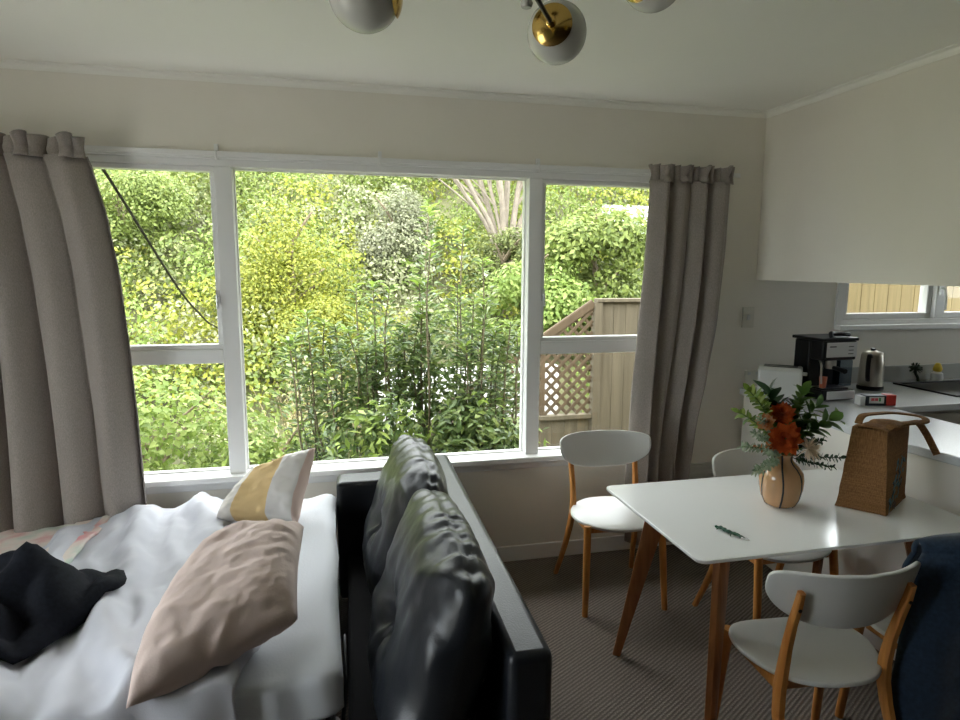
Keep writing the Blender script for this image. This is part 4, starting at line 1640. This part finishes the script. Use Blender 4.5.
# ------------------------------------------------------------------ chandelier
HB = Vector((.405, 1.325, 2.140))
chd = thing('chandelier', 'black and brass ceiling light with opal glass globes', 'ceiling light', (HB.x, HB.y, CZ))
make('ceiling_rose', MB().lathe([(.06, -.022), (.062, -.003), (.06, -.0005)], 32, (HB.x, HB.y, CZ)), M['brass'], chd, smooth=True)
make('hub', MB().lathe([(.001, -.035), (.018, -.030), (.026, -.012), (.026, .012), (.018, .03), (.008, .034)], 24, HB), M['brass'], chd, smooth=True)
make('rod', MB().sweep([HB + Vector((0, 0, .03)), (HB.x, HB.y, CZ - .02)], .008, n=12), M['blackmetal'], chd, smooth=True)
make('finial', MB().lathe([(.001, -.052), (.010, -.050), (.013, -.042), (.009, -.035)], 16, HB), M['opal'], chd, smooth=True)
GL = [Vector((.570, 1.605, 2.148)), Vector((.088, 1.42, 2.122)), Vector((.772, 1.50, 2.252)), Vector((.30, 1.62, 2.345)), Vector((.24, 1.09, 2.12)), Vector((.66, 1.07, 2.14))]
for g in GL:
    d = (g - HB).normalized()
    R = .0735
    am = make('arm', MB().sweep([HB + d * .02, g - d * (R + .012)], .0055, n=10), M['blackmetal'], chd, smooth=True)
    z = d
    xax = z.orthogonal().normalized()
    mt = Matrix((xax, z.cross(xax), z)).transposed().to_4x4()
    mt.translation = g
    cp = [(.0065, -R - .016), (.010, -R - .014)]
    for k in range(8):
        a = k / 7 * math.radians(36)
        cp.append(((R + .002) * math.sin(a) + .004, -(R + .002) * math.cos(a) - .001))
    make('globe_cap', MB().lathe(cp, 32, mtx=mt), M['brass'], am, smooth=True, sharp=60, solid=.0015)
    gp = [(R * math.sin(a), -R * math.cos(a)) for a in [PI * k / 24 for k in range(25)]]
    gp[0] = (.0005, -R)
    gp[-1] = (.0005, R)
    make('globe', MB().lathe(gp, 40, mtx=mt), M['opal'], am, smooth=True, sharp=180)

# ================================================================== OUTSIDE
GZ = -.95


def hill(x, y):
    t = max(0.0, y - 8.0)
    z = GZ + .50 * t + .25 * fbm(x * .25, y * .25, 1.0, 2) * min(1, t / 4)
    return z + .012 * t * max(0, -x) * .1


struct('ground_garden', MB().box((-60, D + WT, GZ - .1), (60, 8.2, GZ)), M['soil'])
struct('trim_bounce', MB().box((-4, D + WT + .001, GZ + .001), (5, 4.15, GZ + .03)), M['bounce'])  # hidden pale strip added to bounce light onto the ceiling
struct('added_eave', MB().box((XL - .6, D + WT + .001, 2.36), (XR + .6, D + WT + .75, 2.50)), M['trim'])  # unseen overhang added to hold back steep skylight at the window
struct('ground_yard', MB().box((-60, -40, GZ - .1), (60, D + WT - .001, GZ)), M['soil'])
struct('ground_bounce', MB().box((-9, -6, GZ + .001), (XL - .12, D + WT - .002, -.06)), M['bounce'])  # unseen pale slab added to reflect skylight in through the left glazing
gm = MB().grid(lambda u, v: (-45 + 95 * u, 8.0 + 44 * v, hill(-45 + 95 * u, 8.0 + 44 * v)), 70, 50)
struct('ground_hill', gm, M['soil'], smooth=True)

FM = [
    leafmat('hill_leaf_yellow', (.20, .24, .025, 1), (.33, .36, .05, 1), (.48, .47, .09, 1), .35),
    leafmat('hill_leaf_green', (.12, .17, .035, 1), (.22, .28, .06, 1), (.34, .40, .11, 1), .35),
    leafmat('hill_leaf_olive', (.09, .12, .03, 1), (.17, .20, .06, 1), (.29, .31, .11, 1), .3),
    leafmat('hill_leaf_pale', (.18, .20, .09, 1), (.28, .30, .15, 1), (.40, .40, .24, 1), .3),
    leafmat('hill_leaf_fern', (.15, .23, .04, 1), (.26, .36, .075, 1), (.40, .48, .15, 1), .4),
]
# the thicket that covers the hillside
cs, ns, ss, ms = [], [], [], []
rs = np.random.default_rng(11)
nb = 0
while nb < 1150:
    y = 8.6 + 13.5 * rs.random() ** 1.05
    x = rs.uniform(-.72, .80) * y * 1.15 + .1
    r = rs.uniform(.30, .95) * (.75 + .018 * y)
    h = hill(x, y)
    if 10.6 < y < 13.6 and .21 < x / y < .36:
        r = min(r, .5)
    if y < 8.6 + r and .05 < x / y < .42:
        y += .8
        h = hill(x, y)
    if (7.2 - r < y < 9.4 + r and .4 - r < x < 3.2 + r) or (13.9 - r < y < 14.6 + r and 6.0 - r < x < 9.8 + r):
        nb += 1
        continue
    q = noise.noise((x * .33, y * .33, 4.0)) + .35 * rs.normal() * .8
    sp = 2 if q < -.32 else (1 if q < .02 else (4 if q < .22 else (0 if q < .48 else 3)))
    n = int(300 * (r / .6) ** 1.5)
    d = rs.normal(size=(n, 3))
    d[:, 1] -= .35
    d[:, 2] += .45
    d /= np.linalg.norm(d, axis=1, keepdims=True)
    sq = np.array([1.0, 1.0, rs.uniform(.7, 1.15)])
    c = np.array([x, y, h + r * .35]) + d * r * sq * (rs.uniform(.72, 1.05, (n, 1))) * (1 + .18 * np.sin(5 * d[:, :1] + nb) * np.sin(4 * d[:, 2:3] + nb * .7))
    cs.append(c)
    ns.append(d + .65 * rs.normal(size=(n, 3)))
    ss.append(rs.uniform(.045, .105, n) * (.65 + .035 * y))
    ms.append(np.full(n, sp))
    nb += 1
hf = leaves_mesh('hillside_thicket', np.concatenate(cs), np.concatenate(ns), np.concatenate(ss), FM, np.concatenate(ms), aspect=.62, origin=(0, 14, 2))
tag(hf, 'dense green thicket covering the hillside beyond the window', 'bushes', kind='stuff')


def crown(parent, c, rad, n, size, m, seed, clumps=14, aspect=.55, inner=.5, name='foliage', down=0.0):
    """leafy crown made of clumps spread through an ellipsoid"""
    r = np.random.default_rng(seed)
    rad = np.array(rad)
    cc = r.normal(size=(clumps, 3))
    cc /= np.linalg.norm(cc, axis=1, keepdims=True)
    cc = cc * r.uniform(inner, .82, (clumps, 1))
    k = r.integers(0, clumps, n)
    d = r.normal(size=(n, 3))
    d /= np.linalg.norm(d, axis=1, keepdims=True)
    p = np.array(c) + (cc[k] + d * r.uniform(.24, .42, (n, 1))) * rad
    nn = d + .5 * r.normal(size=(n, 3)) + np.array([0, -.2, .5])
    o = parent['_o']
    return leaves_mesh(name, p - np.array(o), nn, r.uniform(size * .6, size * 1.25, n), m, parent=parent, aspect=aspect)


def trunk_mb(base, top, r0, r1, seed, branches=5, spread=.5):
    rr = random.Random(seed)
    mb = MB()
    base, top = Vector(base), Vector(top)
    P = [base.lerp(top, k / 6) + Vector((rr.gauss(0, .03), rr.gauss(0, .03), 0)) * (1 if 0 < k < 6 else 0) for k in range(7)]
    mb.sweep(P, [r0 + (r1 - r0) * k / 6 for k in range(7)], n=8)
    H = (top - base).length
    for k in range(branches):
        f = rr.uniform(.35, .95)
        p = base.lerp(top, f)
        d = Vector((rr.uniform(-1, 1), rr.uniform(-1, 1), rr.uniform(.4, 1.2))).normalized()
        mb.sweep([p, p + d * H * spread * .5 + Vector((0, 0, .03)), p + d * H * spread], [r1 * 1.2, r1 * .8, r1 * .4], n=6)
    return mb


def tree(name, label, cat, base, top, c, rad, n, size, m, seed, r0=.06, clumps=14, bark='bark', aspect=.55, group=None, inner=.5):
    t = thing(name, label, cat, base, group)
    make('trunk', trunk_mb(base, top, r0, r0 * .5, seed), M[bark], t, smooth=True)
    crown(t, c, rad, n, size, m, seed, clumps, aspect, inner)
    return t


T_YEL = leafmat('golden_totara_leaf', (.15, .185, .018, 1), (.26, .285, .032, 1), (.40, .40, .06, 1), .35)
T_GREY = leafmat('silver_leaf', (.15, .17, .085, 1), (.23, .24, .135, 1), (.33, .33, .21, 1), .3)
T_GLOSS = leafmat('glossy_leaf', (.085, .145, .045, 1), (.165, .245, .075, 1), (.32, .40, .13, 1), .25, .3)
T_TIP = leafmat('young_leaf', (.20, .32, .05, 1), (.32, .44, .08, 1), (.45, .55, .15, 1), .35, .4)
T_FLAX = leafmat('flax_blade', (.24, .28, .09, 1), (.38, .40, .17, 1), (.52, .50, .28, 1), .3)
T_DRY = leafmat('dry_leaf', (.26, .24, .09, 1), (.38, .33, .14, 1), (.50, .42, .22, 1), .3)

tree('golden_tree', 'dense yellow-green tree rising left of centre outside the window', 'tree', (-.62, 10.6, hill(-.6, 10.6)), (-.6, 10.6, 1.9), (-.60, 10.4, 1.15), (1.10, .9, 1.45), 22000, .062, T_YEL, 5, .08, 44)
tree('golden_tree', 'smaller yellow-green tree at the foot of the dense tall one', 'tree', (-.15, 9.5, hill(-.1, 9.5)), (-.15, 9.5, .8), (-.15, 9.4, .62), (.72, .6, .62), 10000, .055, T_YEL, 8, .06, 18)
tree('silver_tree', 'pale grey-green tree on the hillside behind the glossy shrub', 'tree', (1.25, 12.6, hill(1.2, 12.6)), (1.25, 12.6, 2.6), (1.25, 12.4, 2.05), (.85, .75, .95), 14000, .065, T_GREY, 12, .06, 22)
tree('round_tree', 'bright green rounded tree low on the hillside right of centre', 'tree', (3.2, 10.2, hill(3.2, 10.2)), (3.2, 10.2, 1.6), (3.3, 10.1, .95), (.95, .8, .80), 7000, .10, FM[4], 13, .06, 20)
tree('olive_tree', 'olive green bushy tree at the foot of the pale bare trunks', 'tree', (3.15, 11.5, hill(3.15, 11.5)), (3.15, 11.5, 1.9), (3.15, 11.4, 1.72), (.85, .6, .55), 5200, .075, FM[2], 16, .06, 20)
tree('round_tree', 'mid green tree behind the tall fence boards', 'tree', (4.6, 10.6, hill(4.6, 10.6)), (4.6, 10.6, 2.0), (4.6, 10.5, 1.72), (1.2, .9, .95), 8000, .11, FM[1], 14, .07, 22)
tree('round_tree', 'olive green tree at the upper left of the hillside', 'tree', (-3.6, 13.0, hill(-3.6, 13)), (-3.6, 13, 3.0), (-3.5, 12.8, 2.6), (1.2, 1.0, .8), 13000, .075, FM[1], 15, .07, 22)

# pale branching trunks
pt = thing('bare_tree', 'tree with pale bare fanning trunks at the top of the window', 'tree', (3.50, 12.6, hill(3.50, 12.6)))
pm_ = MB()
rr = random.Random(3)
b0 = Vector((3.50, 12.6, hill(3.50, 12.6) - .1))
for k, (dx, h, w) in enumerate([(-1.55, 2.3, .060), (-1.0, 2.5, .065), (-.45, 2.7, .07), (.02, 2.8, .08), (.62, 2.6, .075), (1.25, 2.3, .085), (-.75, 2.6, .045), (-1.9, 2.0, .05), (1.35, 2.3, .05)]):
    b1 = b0 + Vector((.10 * dx, rr.uniform(-.2, .2), .95))
    P = smoothpts([b0 + Vector((.05 * dx, 0, 0)), b1 + Vector((.10 * dx, 0, .05)), b1 + Vector((.42 * dx, rr.uniform(-.2, .2), h * .42)), b1 + Vector((dx * .85, rr.uniform(-.3, .3), h))], 4)
    pm_.sweep(P, [w * (1 - .45 * i / len(P)) for i in range(len(P))], n=8)
    for j in range(3):
        q = P[6 + j]
        d = Vector((dx * .4 + rr.uniform(-.5, .5), rr.uniform(-.3, .3), .9))
        pm_.sweep([q, q + d * .4, q + d * .85 + Vector((rr.uniform(-.15, .15), 0, 0))], [w * .45, w * .35, w * .2], n=6)
make('trunk', pm_, M['palebark'], pt, smooth=True)
crown(pt, (3.5, 12.8, hill(3.5, 12.6) + 3.7), (1.9, 1.1, .8), 9000, .10, FM[2], 33, 26)

# low broad-leaved bush below the left casement
lb_ = thing('broadleaf_bush', 'bright green broad-leaved bush below the left casement', 'bush', (-1.35, 5.3, GZ))
make('stem', trunk_mb((-1.35, 5.3, GZ), (-1.35, 5.3, .3), .03, .015, 4, 8, .5), M['bark'], lb_, smooth=True)
crown(lb_, (-1.30, 5.2, -.05), (1.05, .55, .95), 9000, .060, FM[4], 41, 34, .66)
lb2 = thing('broadleaf_bush', 'leafy green bush behind the lower left mullion', 'bush', (-.45, 5.0, GZ))
make('stem', trunk_mb((-.45, 5.0, GZ), (-.45, 5.0, .1), .03, .015, 5, 8, .5), M['bark'], lb2, smooth=True)
crown(lb2, (-.42, 5.0, -.25), (.62, .45, .72), 6000, .055, T_TIP, 42, 22, .55)

# glossy shrub with upright leafy shoots
gs = thing('glossy_shrub', 'tall glossy-leaved shrub with upright shoots close outside the window', 'shrub', (.62, 4.75, GZ))
sm_ = MB()
P1, N1, S1, A1 = [], [], [], []
P2, N2, S2, A2 = [], [], [], []
rr = random.Random(17)
tips = []
for k in range(46):
    a = rr.uniform(-1, 1)
    x = .56 + a * .86
    top = 1.05 + .30 * (1 - a * a) + rr.uniform(-.45, .14)
    if k == 0:
        x, top = .78, 2.02
    if k == 1:
        x, top = 1.02, 1.86
    if k == 2:
        x, top = .70, 1.72
    if k == 3:
        x, top = 1.10, 1.62
    if k == 4:
        x, top = .20, 1.42
    tips.append((x, 4.75 + rr.uniform(-.30, .35), top))
for (x, y, top) in tips:
    b = Vector((.62 + (x - .62) * .35, 4.75 + (y - 4.75) * .3, GZ))
    t = Vector((x, y, top))
    m_ = b.lerp(t, .55) + Vector(((x - .62) * .18, 0, -.05))
    P = smoothpts([b, m_, t.lerp(m_, .35) + Vector((rr.gauss(0, .03), 0, 0)), t], 5)
    sm_.sweep(P, [.009 * (1 - .8 * i / len(P)) + .0015 for i in range(len(P))], n=6)
    nl = rr.randint(85, 115)
    for j in range(nl):
        f = 1 - .78 * (j / nl) ** 1.05
        q = f * (len(P) - 1)
        i = min(int(q), len(P) - 2)
        p = P[i].lerp(P[i + 1], q - i)
        ang = j * 2.4 + rr.uniform(-.5, .5)
        out = Vector((math.cos(ang), math.sin(ang), .55 if f > .93 else rr.uniform(-.1, .6))).normalized()
        Lf = rr.uniform(.055, .110)
        rad = Lf * .5 + (0 if f > .9 else rr.uniform(0, .16) * (1 - f) * 2.4)
        cpt = p + out * rad
        nr = Vector((-out.x * .5, -out.y * .5, 1)) + Vector((rr.gauss(0, .25), rr.gauss(0, .25), 0))
        tgt = (P2, N2, S2, A2) if f > .90 and rr.random() < .55 else (P1, N1, S1, A1)
        tgt[0].append(cpt)
        tgt[1].append(nr)
        tgt[2].append(Lf)
        tgt[3].append(out)
make('stem', sm_, M['oliveb'], gs, smooth=True)
og = np.array(gs['_o'])
leaves_mesh('foliage', np.array(P1) - og, np.array(N1), np.array(S1), T_GLOSS, parent=gs, aspect=.36, axis=np.array(A1), curl=.12, fold=.2)
leaves_mesh('young_foliage', np.array(P2) - og, np.array(N2), np.array(S2), T_TIP, parent=gs, aspect=.34, axis=np.array(A2), curl=.08, fold=.2)
crown(gs, (.60, 4.85, .40), (.95, .38, .85), 3200, .080, T_GLOSS, 19, 44, .42, name='inner_foliage')
# low shrubs right under the glass
for (x, y, z, rx, rz, n, sd, lbl) in ((.28, 4.25, .0, .55, .60, 3600, 51, 'low dark glossy shrub just behind the yellow pillow and sofa'), (.98, 4.35, .03, .52, .62, 3600, 52, 'low glossy shrub with bright tips left of the fence boards')):
    t = thing('low_shrub', lbl, 'shrub', (x, y, GZ))
    make('stem', trunk_mb((x, y, GZ), (x, y, z), .02, .012, sd, 9, .55), M['bark'], t, smooth=True)
    crown(t, (x, y, z - .08), (rx, .35, rz + .10), n * 2, .075, T_GLOSS, sd, 24, .42)
    crown(t, (x, y - .02, z + .06), (rx, .34, rz + .06), 420, .085, T_TIP, sd + 5, 10, .36, name='young_foliage')

# strappy flax clump and dry twiggy bush
for (x, y, h, n, lbl, sd) in ((-.62, 7.6, 1.35, 60, 'pale strappy flax clump beside the left mullion', 61), (-.30, 6.6, .85, 46, 'arching dry flax clump in front of the yellow-green tree', 62)):
    t = thing('flax_plant', lbl, 'plant', (x, y, GZ))
    fm_ = MB()
    rr = random.Random(sd)
    for k in range(n):
        a = rr.uniform(0, 2 * PI)
        d = Vector((math.cos(a), math.sin(a), rr.uniform(.8, 2.6))).normalized()
        L = (h - GZ) * rr.uniform(.55, .95)
        b = Vector((x, y, GZ))
        s = Vector((-math.sin(a), math.cos(a), 0))
        vs, fs = [], []
        for i in range(9):
            q = i / 8
            p = b + d * L * q - Vector((0, 0, 1)) * (L * .45 * q ** 2.6) + Vector((math.cos(a), math.sin(a), 0)) * (L * .15 * q * q)
            w = .020 * (1 - q ** 2.2) + .001
            vs += [p - s * w, p + s * w]
        for i in range(8):
            fs.append((2 * i, 2 * i + 1, 2 * i + 3, 2 * i + 2))
        fm_.add(vs, fs)
    make('blades', fm_, T_FLAX if sd == 61 else T_DRY, t, smooth=True, sharp=180)
tw = thing('twiggy_bush', 'thin pale twiggy bush left of the glossy shrub', 'bush', (-.05, 5.6, GZ))
tm = MB()
rr = random.Random(71)
for k in range(80):
    b = Vector((-.05 + rr.uniform(-.25, .25), 5.6 + rr.uniform(-.2, .2), GZ))
    d = Vector((rr.gauss(0, .32), rr.gauss(0, .25), 1)).normalized()
    L = rr.uniform(1.1, 1.75)
    P = [b + d * L * q + Vector((rr.gauss(0, .015), rr.gauss(0, .015), 0)) for q in (0, .3, .6, .85, 1)]
    tm.sweep(P, [.006, .005, .004, .003, .002], n=5)
make('twigs', tm, M['drytwig'], tw, smooth=True)
crown(tw, (-.05, 5.6, .15), (.45, .3, .75), 1500, .05, T_DRY, 72, 16, .4)

# ------------------------------------------------------------------ fences
FY = 6.8
ff = thing('board_fence', 'tall weathered timber board fence beside the right curtain', 'fence', (3.6, FY, GZ))
k = 0
x = 3.02
bmb = MB()
while x < 4.2:
    bmb.box((x, FY - .012, GZ), (x + .147, FY + .012, 1.185))
    x += .150
make('boards', bmb, M['fencewood'], ff, bevel=.003)
make('cap_rail', MB().box((2.95, FY - .06, 1.187), (4.25, FY + .06, 1.225)), M['fencewood'], ff, bevel=.004)
make('post', MB().box((2.925, FY - .05, GZ), (3.015, FY + .05, 1.186)), M['fencewood'], ff, bevel=.004)
lf = thing('lattice_fence', 'sloping diamond lattice fence over low boards, left of the tall fence', 'fence', (2.2, FY, GZ))
bl = MB()
x = .95
while x < 2.90:
    bl.box((x, FY - .010, GZ), (min(x + .147, 2.915), FY + .010, -.155))
    x += .150
make('low_boards', bl, M['fencewood'], lf, bevel=.003)
make('capping', MB().box((.95, FY - .05, -.153), (2.918, FY + .05, -.105)), M['fencewood'], lf, bevel=.004)


def ztop(x):      # sloping top rail
    return 1.17 + (x - 2.92) * .655


mb = MB()
mb.sweep([(1.10, FY, ztop(1.10)), (2.92, FY, ztop(2.92))], [(.050, .022)] * 2, square=True, side=(0, 0, 1))
make('sloping_rail', mb, M['latticewood'], lf)
mb = MB()
mb.sweep([(1.42, FY, -.1), (1.42, FY, ztop(1.42) - .03)], [(.03, .03)] * 2, square=True)
mb.sweep([(2.33, FY + .02, -.1), (2.33, FY + .02, ztop(2.33) - .03)], [(.03, .03)] * 2, square=True)
make('lattice_post', mb, M['latticewood'], lf)
la_ = MB()
st = .128


def clip_slat(c, sgn, yy):
    pts = []
    for i in range(241):
        x = .9 + i * .0085
        z = c + sgn * x
        if -.10 <= z <= ztop(x) - .03 and 1.15 <= x <= 2.92:
            pts.append((x, z))
    if len(pts) > 3:
        a, b = pts[0], pts[-1]
        la_.sweep([(a[0], yy, a[1]), (b[0], yy, b[1])], [(.019, .005)] * 2, square=True, side=(0, 0, 1))


c = -4.5
while c < 5:
    clip_slat(c, 1, FY - .006)
    clip_slat(c, -1, FY + .006)
    c += st * 1.0
make('lattice', la_, M['latticewood'], lf)
kf = thing('pine_fence', 'yellow pine board fence outside the kitchen window', 'fence', (5.6, 5.0, GZ))
bmb = MB()
x = 3.9
while x < 9.4:
    bmb.box((x, 4.99, GZ), (x + .147, 5.01, 2.2))
    x += .150
make('boards', bmb, M['fenceyellow'], kf, bevel=.004)
make('rail', MB().box((3.9, 5.011, 1.6), (9.5, 5.06, 1.7)), M['fenceyellow'], kf)

# pale retaining walls glimpsed through the leaves
struct('wall_garden', MB().box((.55, 8.2, GZ), (3.05, 8.4, .24)), M['palewall'], bevel=.02)
hx0, hx1 = 6.3, 9.5
struct('wall_terrace', MB().box((hx0, 14.2, hill(6, 14.2)), (hx1, 14.35, 3.02)), M['palewall'], bevel=.02)

# service cable slanting past the left casement
cb = make('service_cable', MB().sweep(smoothpts([(-1.06, 3.32, 2.11), (-1.049, 3.6, 2.005), (-1.025, 4.9, 1.40), (-1.06, 6.0, 1.10), (-1.11, 7.4, .70), (-1.14, 8.3, hill(-1.14, 8.3))]), .0075, n=8), M['wire'], origin=(-1.14, 8.3, GZ), smooth=True)
tag(cb, 'dark cable slanting down across the left casement pane', 'cable')

# ------------------------------------------------------------------ light
world = bpy.data.worlds.new('overcast')
scene.world = world
world.use_nodes = True
nt = world.node_tree
bg = nt.nodes['Background']
tc = nt.nodes.new('ShaderNodeTexCoord')
sp = nt.nodes.new('ShaderNodeSeparateXYZ')
rp = nt.nodes.new('ShaderNodeValToRGB')
rp.color_ramp.elements[0].position = 0.0
rp.color_ramp.elements[0].color = (.72, .78, .84, 1)
rp.color_ramp.elements[1].position = .8
rp.color_ramp.elements[1].color = (1.0, 1.0, 1.0, 1)
nt.links.new(tc.outputs['Generated'], sp.inputs[0])
nt.links.new(sp.outputs['Z'], rp.inputs['Fac'])
nt.links.new(rp.outputs['Color'], bg.inputs['Color'])
bg.inputs['Strength'].default_value = 3.0


scene.view_settings.view_transform = 'Standard'
scene.view_settings.look = 'None'
scene.view_settings.gamma = 1.0
scene.view_settings.use_curve_mapping = False
scene.view_settings.exposure = 1.95
scene.cycles.use_denoising = True
scene.cycles.max_bounces = 10
scene.cycles.diffuse_bounces = 7
scene.cycles.glossy_bounces = 4
scene.cycles.transmission_bounces = 6
scene.cycles.transparent_max_bounces = 16
scene.cycles.caustics_reflective = False
scene.cycles.caustics_refractive = False
scene.cycles.sample_clamp_indirect = 6.0
for o in scene.objects:
    if '_o' in o:
        del o['_o']
